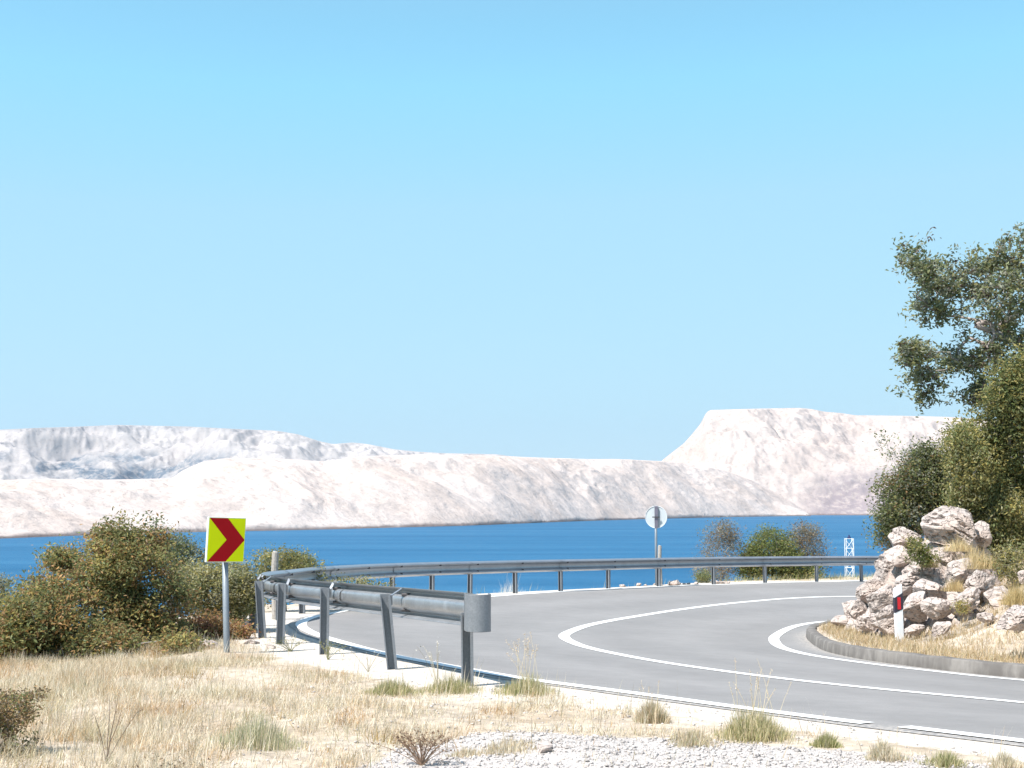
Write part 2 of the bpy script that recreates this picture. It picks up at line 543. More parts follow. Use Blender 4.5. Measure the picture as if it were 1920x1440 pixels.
def rock_mat():
    m, nt, b = mat_new("pale_limestone")
    co = objco(nt)
    n1 = noise_node(nt, co, 1.8, 8, 0.62, 0.4)
    n2 = noise_node(nt, co, 9.0, 8, 0.65)
    n4 = noise_node(nt, co, 0.9, 4)
    c = ramp(nt, n1, [(0.30, (0.33, 0.265, 0.24)), (0.46, (0.47, 0.40, 0.365)), (0.7, (0.57, 0.505, 0.465))])
    c = mixc(nt, ramp(nt, n4, [(0.5, 0.0), (0.68, 0.5)]), c, (0.44, 0.30, 0.22))
    c = mixc(nt, ramp(nt, n2, [(0.33, 0.5), (0.44, 0.0)]), c, (0.20, 0.15, 0.145))
    nt.links.new(c, b.inputs["Base Color"])
    b.inputs["Roughness"].default_value = 0.9; b.inputs["Specular IOR Level"].default_value = 0.2
    mp = nd(nt, "ShaderNodeMapping"); mp.inputs["Rotation"].default_value = (0.3, R(32), 0.2); mp.inputs["Scale"].default_value = (1, 1, 4.5)
    nt.links.new(co, mp.inputs[0])
    lay = noise_node(nt, mp.outputs[0], 2.2, 6, 0.6, 0.3)
    p = bump(nt, b, lay, 0.8, 0.12)
    p = bump(nt, b, n2, 0.5, 0.03, p)
    vo = nd(nt, "ShaderNodeTexVoronoi", feature='DISTANCE_TO_EDGE'); vo.inputs["Scale"].default_value = 3.0
    wv = nd(nt, "ShaderNodeVectorMath", operation='ADD')
    nn = nd(nt, "ShaderNodeTexNoise"); nn.inputs["Scale"].default_value = 3.0
    nt.links.new(co, nn.inputs["Vector"]); nt.links.new(co, wv.inputs[0]); nt.links.new(nn.outputs["Color"], wv.inputs[1])
    nt.links.new(wv.outputs[0], vo.inputs["Vector"])
    bump(nt, b, ramp(nt, vo.outputs["Distance"], [(0.0, 0.0), (0.05, 1.0)]), 0.6, 0.05, p)
    return m


M_rock = rock_mat()
M_white_paint = simple("white_plastic", (0.80, 0.81, 0.82), 0.4, var=0.04, bmp=0.0)
M_black_band = simple("black_band", (0.035, 0.03, 0.045), 0.45, bmp=0.0)
M_red_refl = simple("red_reflector", (0.55, 0.02, 0.03), 0.25, bmp=0.0)
M_sign_yellow = simple("fluorescent_yellow_sheeting", (0.74, 0.84, 0.003), 0.5, var=0.04, bmp=0.0, spec=0.1)
M_sign_red = simple("red_sheeting", (0.40, 0.004, 0.010), 0.5, var=0.05, bmp=0.0, spec=0.1)
M_sign_edge = simple("pale_sign_edge", (0.62, 0.66, 0.66), 0.5, var=0.05, bmp=0.0)
M_sign_back = simple("grey_sign_back", (0.50, 0.54, 0.57), 0.55, 0.2, var=0.06, bmp=0.0)
M_sign_rib = simple("dark_sign_rib", (0.20, 0.19, 0.24), 0.5, 0.3, bmp=0.0)

# ------------------------------------------------------------------ SETTING: sea
m, nt, b = mat_new("sea_water")
co = geopos(nt)
mp = nd(nt, "ShaderNodeMapping"); mp.inputs["Scale"].default_value = (0.0016, 0.012, 1.0); mp.inputs["Rotation"].default_value = (0, 0, R(4)); nt.links.new(co, mp.inputs[0])
n1 = noise_node(nt, mp.outputs[0], 1.0, 6, 0.6)
mp2 = nd(nt, "ShaderNodeMapping"); mp2.inputs["Scale"].default_value = (0.05, 0.14, 1.0); nt.links.new(co, mp2.inputs[0])
n2 = noise_node(nt, mp2.outputs[0], 1.0, 5, 0.6)
f = mathn(nt, 'ADD', mathn(nt, 'MULTIPLY', n1, 0.75), mathn(nt, 'MULTIPLY', n2, 0.25))
nt.links.new(ramp(nt, f, [(0.34, (0.014, 0.090, 0.190)), (0.5, (0.026, 0.120, 0.235)), (0.68, (0.044, 0.160, 0.285))]), b.inputs["Base Color"])
b.inputs["Roughness"].default_value = 0.45
b.inputs["Specular IOR Level"].default_value = 0.12
b.inputs["IOR"].default_value = 1.2
mp3 = nd(nt, "ShaderNodeMapping"); mp3.inputs["Scale"].default_value = (0.5, 1.1, 1.0); nt.links.new(co, mp3.inputs[0])
bump(nt, b, noise_node(nt, mp3.outputs[0], 1.0, 6, 0.65), 1.0, 0.6)
M_sea = m
SEA = -30.0
xs = np.linspace(-6000, 6000, 40); ys = np.linspace(-60, 11000, 40)
X, Y = np.meshgrid(xs, ys, indexing='ij')
me = mesh_np("sea", np.stack([X, Y, np.full_like(X, SEA)], -1).reshape(-1, 3), grid_faces(40, 40))
tag(link_mesh("sea", me, M_sea), kind="structure")


# ------------------------------------------------------------------ SETTING: hills across the water
def hill_mat(name, pale, warm, scrub, scrub_shade_amt, sc, bd):
    m, nt, b = mat_new(name)
    co = geopos(nt)
    n1 = noise_node(nt, co, 0.004 * sc, 8, 0.6, 0.6)
    n2 = noise_node(nt, co, 0.03 * sc, 9, 0.65)
    c = ramp(nt, n1, [(0.35, warm), (0.6, pale)])
    c = mixc(nt, 1.0, c, ramp(nt, n2, [(0.30, 0.86), (0.55, 1.03)]), 'MULTIPLY')
    c = mixc(nt, 1.0, c, ramp(nt, noise_node(nt, co, 0.11 * sc, 4, 0.7), [(0.34, 0.72), (0.44, 1.0)]), 'MULTIPLY')
    a = nd(nt, "ShaderNodeVertexColor", layer_name="tint")
    sp = nd(nt, "ShaderNodeSeparateColor"); nt.links.new(a.outputs[0], sp.inputs[0])
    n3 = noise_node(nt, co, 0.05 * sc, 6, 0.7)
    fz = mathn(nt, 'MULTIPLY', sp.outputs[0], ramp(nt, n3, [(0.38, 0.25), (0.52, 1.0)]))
    c = mixc(nt, mathn(nt, 'MULTIPLY', fz, scrub_shade_amt, True), c, scrub)  # scrub tone on the headland, painted ravine shade on the distant range
    c = mixc(nt, sp.outputs[1], c, (0.13, 0.095, 0.085))           # brown wet band of the shore
    nt.links.new(c, b.inputs["Base Color"])
    b.inputs["Roughness"].default_value = 0.95; b.inputs["Specular IOR Level"].default_value = 0.1
    p = bump(nt, b, n2, 0.4, bd)
    bump(nt, b, noise_node(nt, co, 0.012 * sc, 6, 0.55, 0.5), 0.5, bd * 2.2, p)
    return m


def hills(name, ridge, shore, dr, mat, amp, freq, seed, prof=1.0, cols=620, rows=150, back=900, xspan=(-260, 2180), scrub_shade_fn=None, gul=0.6, cliff=0.0):
    """heightfield laid on fans of azimuth: ridge [(px,py)], shore [(px, distance)], ridge distance = shore distance + dr(px)"""
    px = np.linspace(xspan[0], xspan[1], cols)
    ry = np.interp(px, [p[0] for p in ridge], [p[1] for p in ridge])
    ry = np.convolve(np.pad(ry, 2, mode='edge'), np.ones(5) / 5, 'valid')
    sd = np.interp(px, [p[0] for p in shore], [p[1] for p in shore])
    drr = np.interp(px, [p[0] for p in dr], [p[1] for p in dr])
    kk_ = np.hanning(91); kk_ /= kk_.sum()
    sd = np.convolve(np.pad(sd, 45, mode='edge'), kk_, 'valid'); drr = np.convolve(np.pad(drr, 45, mode='edge'), kk_, 'valid')
    rd = sd + drr
    rz = (940 - ry) / FPX * rd
    v = np.concatenate([np.linspace(0, 1, rows), np.linspace(1, 2, 26)[1:]])
    T = ((px - 960) / FPX)[:, None]
    Vv = v[None, :]
    D = np.where(Vv <= 1, sd[:, None] + drr[:, None] * Vv, rd[:, None] + (Vv - 1) * back)
    Xw = D * T; Yw = D + 0 * T
    up = np.clip(Vv, 0, 1)
    shape = (1 - (1 - up) ** (1.6 * prof))
    base = SEA - 1.5 + (rz[:, None] - SEA + 1.5) * shape
    # erosion gullies, damped towards shore and ridge
    damp = np.sin(np.clip(up, 0, 1) * math.pi) ** 0.6
    wx = Xw + 120 * fbm(Xw * freq * 1.2, Yw * freq * 1.2, seed + 3, 3); wy = Yw + 120 * fbm(Xw * freq * 1.2, Yw * freq * 1.2, seed + 7, 3)
    rg = ridged(wx * freq, wy * freq * 0.7, seed, 6, 0.52)
    fb = fbm(Xw * freq * 3, Yw * freq * 3, seed + 11, 5)
    Z = base + damp * amp * (rg - 0.35) * gul + damp * amp * 0.25 * fb
    small = fbm(Xw * freq * 14, Yw * freq * 14, seed + 21, 4)
    Z = Z + amp * 0.035 * small * damp
    # little sea cliff
    Z = Z + smooth(0.0, 0.018, up) * cliff * (0.6 + 0.6 * pnoise(Xw * 0.01, Yw * 0.01, seed)) * (1 - smooth(0.85, 1, up))
    # keep the summit line the highest seen
    lim = rz[:, None] + 0.0 * Z
    ang = lim * (D / rd[:, None])
    Z = np.where(Vv <= 1, np.minimum(Z, ang - (1 - up) * 2.0 + 0.4 * small), Z)
    Z = np.where(Vv > 1, rz[:, None] - (Vv - 1) ** 1.3 * (rz[:, None] - SEA) * 0.9 + 0.0 * Z, Z)
    colr = np.zeros(Z.shape + (3,))
    if scrub_shade_fn is not None: colr[..., 0] = np.clip(scrub_shade_fn(px[:, None] + 0 * Z, 940 - Z / D * FPX, rg, up + 0 * Z), 0, 1)
    colr[..., 1] = (1 - smooth(SEA + 1.0, SEA + 3.5 + 5.0 * np.clip(pnoise(Xw * 0.012, Yw * 0.012, seed), 0, 1) + 2.0 * small, Z)) * 0.85
    V = np.stack([Xw, Yw, Z], -1).reshape(-1, 3)
    me = mesh_np(name, V, grid_faces(cols, len(v)), colr.reshape(-1, 3), smooth_=True)
    return tag(link_mesh(name, me, mat), kind="structure")


M_hillA = hill_mat("bare_karst_near", (0.535, 0.462, 0.425), (0.48, 0.395, 0.35), (0.36, 0.33, 0.31), 0.35, 1.6, 6)
M_hillB = hill_mat("bare_karst_headland", (0.475, 0.408, 0.375), (0.43, 0.355, 0.32), (0.25, 0.205, 0.215), 0.9, 1.2, 5)
M_hillC = hill_mat("bare_karst_distant", (0.44, 0.40, 0.38), (0.39, 0.35, 0.335), (0.075, 0.11, 0.15), 0.85, 0.8, 6)  # third colour is the bluish shade painted into the ravines

shoreA = [(-300, 1020), (0, 1143), (300, 1360), (600, 1510), (900, 1778), (1150, 2286), (1300, 2600), (1440, 2850), (1640, 3080), (2200, 3300)]
ridgeA = [(-300, 902), (0, 900), (100, 898), (200, 900), (325, 897), (340, 884), (380, 866), (420, 860), (500, 859), (560, 862), (610, 866), (655, 858), (700, 855), (800, 852), (930, 855),
          (1000, 858), (1100, 861), (1160, 861), (1240, 865), (1308, 871), (1360, 883), (1410, 901), (1455, 924), (1495, 948), (1525, 970), (1560, 992), (2200, 1005)]
hills("pale_island_hill", ridgeA, shoreA, [(-300, 420), (600, 650), (1200, 560), (1700, 300), (2200, 250)], M_hillA, 38, 0.0024, 2.0, prof=1.1, cols=900, rows=190, cliff=4.0, gul=0.75)
ridgeB = [(1130, 966), (1215, 905), (1238, 866), (1262, 847), (1282, 832), (1300, 812), (1314, 795), (1324, 775), (1332, 769), (1400, 767), (1500, 765), (1522, 767), (1545, 772), (1580, 775), (1605, 779), (1700, 780), (1780, 782), (1900, 790), (2200, 820)]


def scrubB(px, py, rg, up):
    a = smooth(1480, 1600, px + (py - 900) * 0.6) * smooth(868, 905, py)
    return a * 1.0 * (0.7 + 0.5 * (1 - rg)) + 0.0


hills("mesa_headland", ridgeB, [(1100, 3150), (1640, 3080), (2250, 3300)], [(1100, 500), (1300, 620), (1700, 900), (2200, 1000)], M_hillB, 135, 0.0019, 31.0, prof=0.95, cols=620, rows=190, xspan=(1135, 2200), scrub_shade_fn=scrubB, gul=0.7, cliff=4.0)
ridgeC = [(-300, 812), (0, 806), (60, 803), (150, 800), (220, 797), (350, 800), (450, 805), (520, 808), (560, 815), (600, 828), (625, 833), (660, 830), (690, 833), (740, 843), (780, 847), (830, 850), (930, 852), (990, 860), (1100, 872), (1240, 890)]


def painted_shadeC(px, py, rg, up):  # ravine shadows put into the colour as bluish patches and streaks
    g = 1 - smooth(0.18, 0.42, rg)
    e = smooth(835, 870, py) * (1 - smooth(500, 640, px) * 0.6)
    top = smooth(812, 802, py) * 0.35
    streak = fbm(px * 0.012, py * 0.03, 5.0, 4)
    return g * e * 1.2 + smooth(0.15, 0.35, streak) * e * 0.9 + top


hills("distant_mountain_range", ridgeC, [(-300, 4400), (1300, 4800)], [(-300, 2000), (1300, 2000)], M_hillC, 230, 0.0011, 12.0, prof=0.9, cols=700, rows=220, xspan=(-260, 1260), scrub_shade_fn=painted_shadeC, gul=0.8, back=2500)

# ------------------------------------------------------------------ SETTING: terrain, road, kerb
m, nt, b = mat_new("verge_ground")
co = geopos(nt)
a = nd(nt, "ShaderNodeVertexColor", layer_name="tint")
sp = nd(nt, "ShaderNodeSeparateColor"); nt.links.new(a.outputs[0], sp.inputs[0])
n_l = noise_node(nt, co, 1.2, 6, 0.6); n_m = noise_node(nt, co, 9, 8, 0.65); n_s = noise_node(nt, co, 70, 5, 0.6)
soil = ramp(nt, n_l, [(0.35, (0.42, 0.335, 0.25)), (0.65, (0.55, 0.475, 0.39))])
soil = mixc(nt, 1.0, soil, ramp(nt, n_m, [(0.3, 0.62), (0.65, 1.15)]), 'MULTIPLY')
sh = ramp(nt, n_m, [(0.3, (0.44, 0.385, 0.33)), (0.45, (0.53, 0.475, 0.42)), (0.62, (0.585, 0.53, 0.475))])
gr = ramp(nt, n_s, [(0.35, (0.30, 0.28, 0.27)), (0.6, (0.54, 0.495, 0.465))])
ed = mathn(nt, 'ADD', sp.outputs[0], mathn(nt, 'MULTIPLY', mathn(nt, 'SUBTRACT', n_m, 0.5), 1.6))
c = mixc(nt, ramp(nt, ed, [(0.40, 0.0), (0.60, 1.0)]), soil, sh)
ed2 = mathn(nt, 'ADD', sp.outputs[1], mathn(nt, 'MULTIPLY', mathn(nt, 'SUBTRACT', n_m, 0.5), 0.9))
c = mixc(nt, ramp(nt, ed2, [(0.42, 0.0), (0.58, 1.0)]), c, gr)
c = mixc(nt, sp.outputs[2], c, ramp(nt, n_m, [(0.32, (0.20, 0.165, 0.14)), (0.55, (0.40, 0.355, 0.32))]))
nt.links.new(c, b.inputs["Base Color"])
b.inputs["Roughness"].default_value = 0.95; b.inputs["Specular IOR Level"].default_value = 0.15
p = bump(nt, b, n_m, 0.6, 0.03)
bump(nt, b, n_s, 0.6, 0.008, p)
M_ground = m


def graded(segs):
    out = []
    for a_, b_, s in segs:
        out += list(np.arange(a_, b_, s))
    out.append(segs[-1][1])
    return np.array(out)


gx = graded([(-70, -20, 2.5), (-20, -8, 0.5), (-8, 10, 0.09), (10, 20, 0.3), (20, 100, 2.5)])
gy = graded([(-12, 5, 0.8), (5, 20, 0.085), (20, 30, 0.14), (30, 52, 0.22), (52, 140, 2.0)])
X, Y = np.meshgrid(gx, gy, indexing='ij')
Zg = ground(X, Y)
so = sdist(OC, X, Y).reshape(X.shape); sk = -sdist(KC, X, Y).reshape(X.shape); br = sdist(BROW, X, Y).reshape(X.shape)
mask = np.zeros(X.shape + (3,))
width = 1.05 - 0.50 * smooth(-0.4, 1.5, X) * smooth(16, 12, Y) + 0.6 * smooth(24, 30, Y)
mask[..., 0] = smooth(0.30, -0.15, so - width) * (so > -0.5) * (sk < 0.0)


def gravel_mask(X, Y):
    """pale gravel patch at the bottom right of the verge"""
    e = sdist(np.array([on_plane(p[0], p[1]) for p in [(560, 1560), (650, 1440), (760, 1390), (900, 1368), (1100, 1380), (1300, 1384), (1480, 1400), (1640, 1410), (1920, 1440), (2100, 1460)]]), X, Y)
    return smooth(0.12, -0.12, np.reshape(e, np.shape(X)))


mask[..., 1] = gravel_mask(X, Y) * (so > 0.5) * (Y < 12)
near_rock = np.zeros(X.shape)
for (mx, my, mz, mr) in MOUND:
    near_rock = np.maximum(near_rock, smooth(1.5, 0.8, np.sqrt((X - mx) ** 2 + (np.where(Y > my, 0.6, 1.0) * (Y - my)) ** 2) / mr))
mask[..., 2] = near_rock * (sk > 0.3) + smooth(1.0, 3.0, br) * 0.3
me = mesh_np("ground", np.stack([X, Y, Zg], -1).reshape(-1, 3), grid_faces(len(gx), len(gy)), mask.reshape(-1, 3), smooth_=True)
tag(link_mesh("ground", me, M_ground), kind="structure")

# asphalt
m, nt, b = mat_new("worn_asphalt")
co = geopos(nt)
n1 = noise_node(nt, co, 0.5, 6, 0.6); n2 = noise_node(nt, co, 120, 4, 0.7); n3 = noise_node(nt, co, 4, 6, 0.6)
c = ramp(nt, n1, [(0.3, (0.215, 0.205, 0.20)), (0.7, (0.245, 0.232, 0.226))])
c = mixc(nt, 1.0, c, ramp(nt, n2, [(0.25, 0.80), (0.75, 1.2)]), 'MULTIPLY')
c = mixc(nt, 1.0, c, ramp(nt, n3, [(0.3, 0.95), (0.7, 1.05)]), 'MULTIPLY')
uvt = nd(nt, "ShaderNodeVertexColor", layer_name="tint"); spu = nd(nt, "ShaderNodeSeparateColor"); nt.links.new(uvt.outputs[0], spu.inputs[0])
c = mixc(nt, 1.0, c, ramp(nt, mathn(nt, 'ADD', spu.outputs[0], mathn(nt, 'MULTIPLY', mathn(nt, 'SUBTRACT', n1, 0.5), 0.3)), [(0.0, 0.95), (1.0, 1.05)]), 'MULTIPLY')
n5 = noise_node(nt, co, 28, 3, 0.5)
c = mixc(nt, mathn(nt, 'MULTIPLY', spu.outputs[1], ramp(nt, n5, [(0.45, 0.0), (0.6, 0.9)])), c, (0.48, 0.43, 0.38))
nt.links.new(c, b.inputs["Base Color"])
b.inputs["Roughness"].default_value = 0.8; b.inputs["Specular IOR Level"].default_value = 0.3
bump(nt, b, n2, 0.35, 0.004)
M_asphalt = m

tO = np.gradient(OC, axis=0); tO /= np.linalg.norm(tO, axis=1)[:, None]
nO = np.stack([-tO[:, 1], tO[:, 0]], 1)
wob = 0.17 + 0.012 * np.sin(np.arange(len(OC)) * 0.9)
OE = OC + nO * wob[:, None]
idx = np.array([np.argmin(((KC - p) ** 2).sum(1)) for p in OC])
idx = np.maximum.accumulate(idx)
KK = KC[idx]
s_ = np.arange(len(OC))
for k in range(2):   # spread coincident targets
    KK[:, k] = np.convolve(np.pad(KK[:, k], 6, mode='edge'), np.ones(13) / 13, 'valid')
tk = np.linspace(0, 1, 26)
XR = OE[:, None, 0] * (1 - tk) + KK[:, None, 0] * tk
YR = OE[:, None, 1] * (1 - tk) + KK[:, None, 1] * tk
soR = sdist(OC, XR, YR).reshape(XR.shape)
ZR = road_z(XR, YR, soR)
lane = np.stack([0.5 + 0.5 * np.cos(tk * math.pi * 8) + 0 * XR, np.maximum(smooth(0.05, 0.0, tk), smooth(0.955, 1.0, tk)) + 0 * XR, 0 * XR], -1)   # wheel tracks; grit along both edges
me = mesh_np("road", np.stack([XR, YR, ZR], -1).reshape(-1, 3), grid_faces(*XR.shape), lane.reshape(-1, 3), smooth_=True)
tag(link_mesh("road", me, M_asphalt), kind="structure")

m, nt, b = mat_new("road_paint")
n1 = noise_node(nt, geopos(nt), 60, 5, 0.7); n2 = noise_node(nt, geopos(nt), 2.5, 4, 0.6)
c = mixc(nt, mathn(nt, 'MULTIPLY', ramp(nt, n1, [(0.60, 0.0), (0.68, 1.0)]), ramp(nt, n2, [(0.4, 0.2), (0.7, 0.8)])), (0.80, 0.79, 0.77), (0.45, 0.44, 0.43))
nt.links.new(c, b.inputs["Base Color"]); b.inputs["Roughness"].default_value = 0.7
M_paint = m


def line_strip(name, curve, w, lo=None, hi=None):
    c = resample(curve, 0.15)
    t = np.gradient(c, axis=0); t /= np.linalg.norm(t, axis=1)[:, None]
    n = np.stack([-t[:, 1], t[:, 0]], 1)
    L = np.stack([c + n * w / 2, c, c - n * w / 2], 1)
    z = road_z(L[..., 0], L[..., 1], sdist(OC, L[..., 0], L[..., 1]).reshape(L.shape[:2])) + 0.005
    me = mesh_np(name, np.concatenate([L, z[..., None]], -1).reshape(-1, 3), grid_faces(len(c), 3))
    return tag(link_mesh(name, me, M_paint), kind="structure")


xg = [on_plane(1632, 1357), on_plane(1668, 1364)]
ig = [int(np.argmin(((OC - np.array(p)) ** 2).sum(1))) for p in xg]
OCf = resample(OC, 0.05)
ja = int(np.argmin(((OCf - np.array(xg[0])) ** 2).sum(1))); jb = int(np.argmin(((OCf - np.array(xg[1])) ** 2).sum(1)))
tF = np.gradient(OCf, axis=0); tF /= np.linalg.norm(tF, axis=1)[:, None]
nF = np.stack([-tF[:, 1], tF[:, 0]], 1)
line_strip("road_edge_marking", OCf[ja:], 0.16)
line_strip("road_edge_marking", (OCf - nF * 0.05)[:jb], 0.17)
line_strip("road_centre_marking", CC, 0.165)
line_strip("road_inner_marking", IC, 0.165)

# kerb
m, nt, b = mat_new("weathered_kerb_concrete")
co = geopos(nt)
n1 = noise_node(nt, co, 3, 8, 0.65)
mp = nd(nt, "ShaderNodeMapping"); mp.inputs["Scale"].default_value = (3.5, 3.5, 1.2); nt.links.new(co, mp.inputs[0])
n2 = noise_node(nt, mp.outputs[0], 1.6, 6, 0.6)
c = ramp(nt, n1, [(0.3, (0.15, 0.135, 0.122)), (0.7, (0.235, 0.215, 0.198))])
c = mixc(nt, ramp(nt, n2, [(0.42, 0.6), (0.60, 0.0)]), c, (0.085, 0.075, 0.07))
nt.links.new(c, b.inputs["Base Color"]); b.inputs["Roughness"].default_value = 0.9
bump(nt, b, n1, 0.5, 0.01)
M_kerb = m
KF = resample(KC, 0.1)
t = np.gradient(KF, axis=0); t /= np.linalg.norm(t, axis=1)[:, None]
nR = np.stack([t[:, 1], -t[:, 0]], 1)              # to the right = into the island
prof = [(-0.005, -0.08), (0.0, 0.0), (0.012, 0.125), (0.03, 0.14), (0.14, 0.142), (0.155, 0.13), (0.155, -0.08)]
zK = road_z(KF[:, 0], KF[:, 1], sdist(OC, KF[:, 0], KF[:, 1]))
rows_ = []
jitter = 0.006 * pnoise(np.arange(len(KF)) * 0.37, 0.5)
for (u, w) in prof:
    rows_.append(np.concatenate([KF + nR * (u - 0.03 + jitter[:, None]), (zK + w + (jitter if w > 0.05 else 0))[:, None]], 1))
G = np.stack(rows_, 1)
me = mesh_np("kerb", G.reshape(-1, 3), grid_faces(len(KF), len(prof))[:, ::-1])
tag(link_mesh("kerb", me, M_kerb), kind="structure")

# ------------------------------------------------------------------ GUARDRAIL
RC = resample(relax(catmull([(-0.31, 11.70)] + POSTS, 0.1), 25), 0.1)     # rail centre line in plan
tR = np.gradient(RC, axis=0); tR /= np.linalg.norm(tR, axis=1)[:, None]
nRo = np.stack([tR[:, 1], -tR[:, 0]], 1)           # towards the road
wprof = [(0.000, 0.310), (0.008, 0.303), (0.035, 0.292), (0.068, 0.275), (0.079, 0.264), (0.079, 0.254), (0.068, 0.242), (0.030, 0.222), (0.008, 0.205), (0.001, 0.185), (0.000, 0.155)]
wprof = [(u, w * 0.285 / 0.31) for u, w in wprof]
wprof = wprof + [(u, 0.285 - w) for u, w in wprof[:-1][::-1]]


def rail_base(x, y):
    return plane(x, y)


guard = empty("guardrail", (RC[0][0], RC[0][1], plane(RC[0][0], RC[0][1])))
tag(guard, "long galvanised steel crash barrier curving round the outside of the hairpin bend", "guardrail")
G0 = Vector(guard.location)
RAIL_OFF = 0.06
BZ = 0.475                          # underside of the beam above the ground
BH = 0.285
post_i = [int(np.argmin(((RC - np.array(p)) ** 2).sum(1))) for p in POSTS]


def beam(i0, i1, off, lift):
    rows_ = []
    ii = list(range(i0, min(i1, len(RC) - 1) + 1))
    base = RC[ii]
    z = rail_base(base[:, 0], base[:, 1]) + BZ + lift
    nn = nRo[ii]
    full = [(u + off, w) for u, w in wprof] + [(u + off - 0.004, w) for u, w in wprof[::-1]]
    full.append(full[0])
    for u, w in full:
        p = base + nn * u
        rows_.append(np.stack([p[:, 0] - G0.x, p[:, 1] - G0.y, z + w - G0.z], 1))
    Gm = np.stack(rows_, 1)
    me = mesh_np("beam", Gm.reshape(-1, 3), grid_faces(len(ii), len(full)), smooth_=True)
    me.materials.append(M_steel)
    bmx = bmesh.new(); bmx.from_mesh(me); bmesh.ops.remove_doubles(bmx, verts=bmx.verts, dist=1e-5); bmesh.ops.recalc_face_normals(bmx, faces=bmx.faces)
    bmx.to_mesh(me); bmx.free()
    return link_mesh("beam", me, M_steel, guard)


seams = [2] + [v for v in post_i[1:]]
if seams[-1] != post_i[-1]: seams.append(post_i[-1])
for k in range(len(seams) - 1):
    beam(max(seams[k] - (2 if k else 0), 0), seams[k + 1] + 2, RAIL_OFF + (0.010 if k % 2 else 0), 0.0)

tilt = {0: (-0.008, 0.0), 1: (-0.075, 0.0), 2: (0.0, 0.01), 3: (0.012, 0.0), 4: (-0.06, 0.02), 5: (0.0, 0.0)}
for k, (x, y) in enumerate(POSTS):
    i = post_i[k]
    t = Vector((tR[i][0], tR[i][1], 0)); n = Vector((nRo[i][0], nRo[i][1], 0))
    if k <= 5:      # the near posts stand slightly twisted
        t = Vector((-0.10, 0.995, 0)).normalized(); n = Vector((t.y, -t.x, 0))
    p = Vector((RC[i][0], RC[i][1], 0)) - n * (0.04 if k else -0.015)
    zb = plane(p.x, p.y)
    mb = MB()
    # channel post: web across the rail, flanges towards the camera end of the rail
    wv, fl, th, hp = 0.100, 0.062, 0.006, 0.70
    prof2 = [(-wv / 2, -fl), (-wv / 2, 0), (wv / 2, 0), (wv / 2, -fl), (wv / 2 - 0.026, -fl), (wv / 2 - 0.026, -fl + th), (wv / 2 - th, -fl + th), (wv / 2 - th, -th), (-wv / 2 + th, -th),
             (-wv / 2 + th, -fl + th), (-wv / 2 + 0.012, -fl + th), (-wv / 2 + 0.012, -fl)]
    if k == 0: hp = 0.60
    lean = tilt.get(k, (0.01 * random.uniform(-1, 1), 0.0))
    V = []
    for z in (-0.35, hp):
        for (a_, b_) in prof2:
            q = p + n * a_ + t * b_
            V.append((q.x + lean[0] * (z - 0) / hp - G0.x, q.y + lean[1] * z / hp - G0.y, zb + z - G0.z))
    N = len(prof2)
    # quads strip for the channel walls, end faces split in thirds
    F = [(j, (j + 1) % N, N + (j + 1) % N, N + j) for j in range(N)]
    for o_, rev in ((0, True), (N, False)):
        for f_ in ((0, 1, 8, 9), (1, 2, 7, 8), (2, 3, 6, 7), (3, 4, 5, 6), (9, 10, 11, 0)):
            f2 = tuple(v + o_ for v in f_)
            F.append(f2[::-1] if rev else f2)
    mb.add(V, F)
    po = mb.build("post", M_steel_post, guard)
    # bracket straps from the post top to the back of the beam
    if k > 0:
        mb = MB()
        top = Vector((p.x + lean[0] - G0.x, p.y + lean[1] - G0.y, zb + hp - G0.z))
        rail_up = Vector((RC[i][0], RC[i][1], 0)) + n * (RAIL_OFF - 0.01)
        ru = Vector((rail_up.x - G0.x, rail_up.y - G0.y, zb + 0.752 - G0.z)) + t * 0.05
        a0 = top + n * 0.058 - t * 0.03
        for (q0, q1) in ((a0 + Vector((0, 0, -0.10)), a0 + Vector((0, 0, -0.012))), (a0 + Vector((0, 0, -0.012)), ru)):
            d_ = (q1 - q0); L = d_.length
            rot = d_.to_track_quat('Z', 'Y').to_matrix()
            mb.box((q0 + q1) / 2, (0.030, 0.006, L + 0.004), rot)
        mb.build("bracket", M_steel, guard)
        mb = MB()
        q0 = a0 + Vector((0, 0, -0.17)); q1 = Vector((ru.x, ru.y, zb + 0.53 - G0.z))
        d_ = q1 - q0
        mb.box((q0 + q1) / 2, (0.026, 0.008, d_.length), d_.to_track_quat('Z', 'Y').to_matrix())
        mb.build("lower_strap", M_steel_post, guard)
        for zz, off in ((0.69, 0.0), (0.545, 0.015)):
            mb = MB()
            c0 = Vector((rail_up.x - G0.x, rail_up.y - G0.y, zb + zz - G0.z)) + t * 0.03
            mb.tube([c0 - n * 0.005, c0 + n * 0.104], 0.017, 6)
            mb.build("bolt", M_bolt, guard)

# rounded end shoe wrapping the beam
i = 1
t = Vector((tR[i][0], tR[i][1], 0)); n = Vector((nRo[i][0], nRo[i][1], 0))
c0 = Vector((RC[i][0], RC[i][1], 0)) + n * 0.052
pl = []
rad = 0.098
pl.append((0.13, -rad)); pl.append((0.06, -rad))
for a_ in np.linspace(-90, 90, 13):
    pl.append((-rad * 0.9 * math.cos(R(a_)), rad * math.sin(R(a_))))
pl.append((0.08, rad)); pl.append((0.12, rad))
V = []
zb = plane(c0.x, c0.y)
for z in (BZ - 0.012, BZ - 0.008, BZ + BH / 2, BZ + BH + 0.003, BZ + BH + 0.007):
    for (a_, b_) in pl:
        q = c0 + t * a_ + n * b_
        V.append((q.x - G0.x, q.y - G0.y, zb + z - G0.z))
me = mesh_np("end_cap", V, grid_faces(5, len(pl)), smooth_=True)
o = link_mesh("end_cap", me, M_steel_post, guard)
md = o.modifiers.new("thick", 'SOLIDIFY'); md.thickness = 0.005
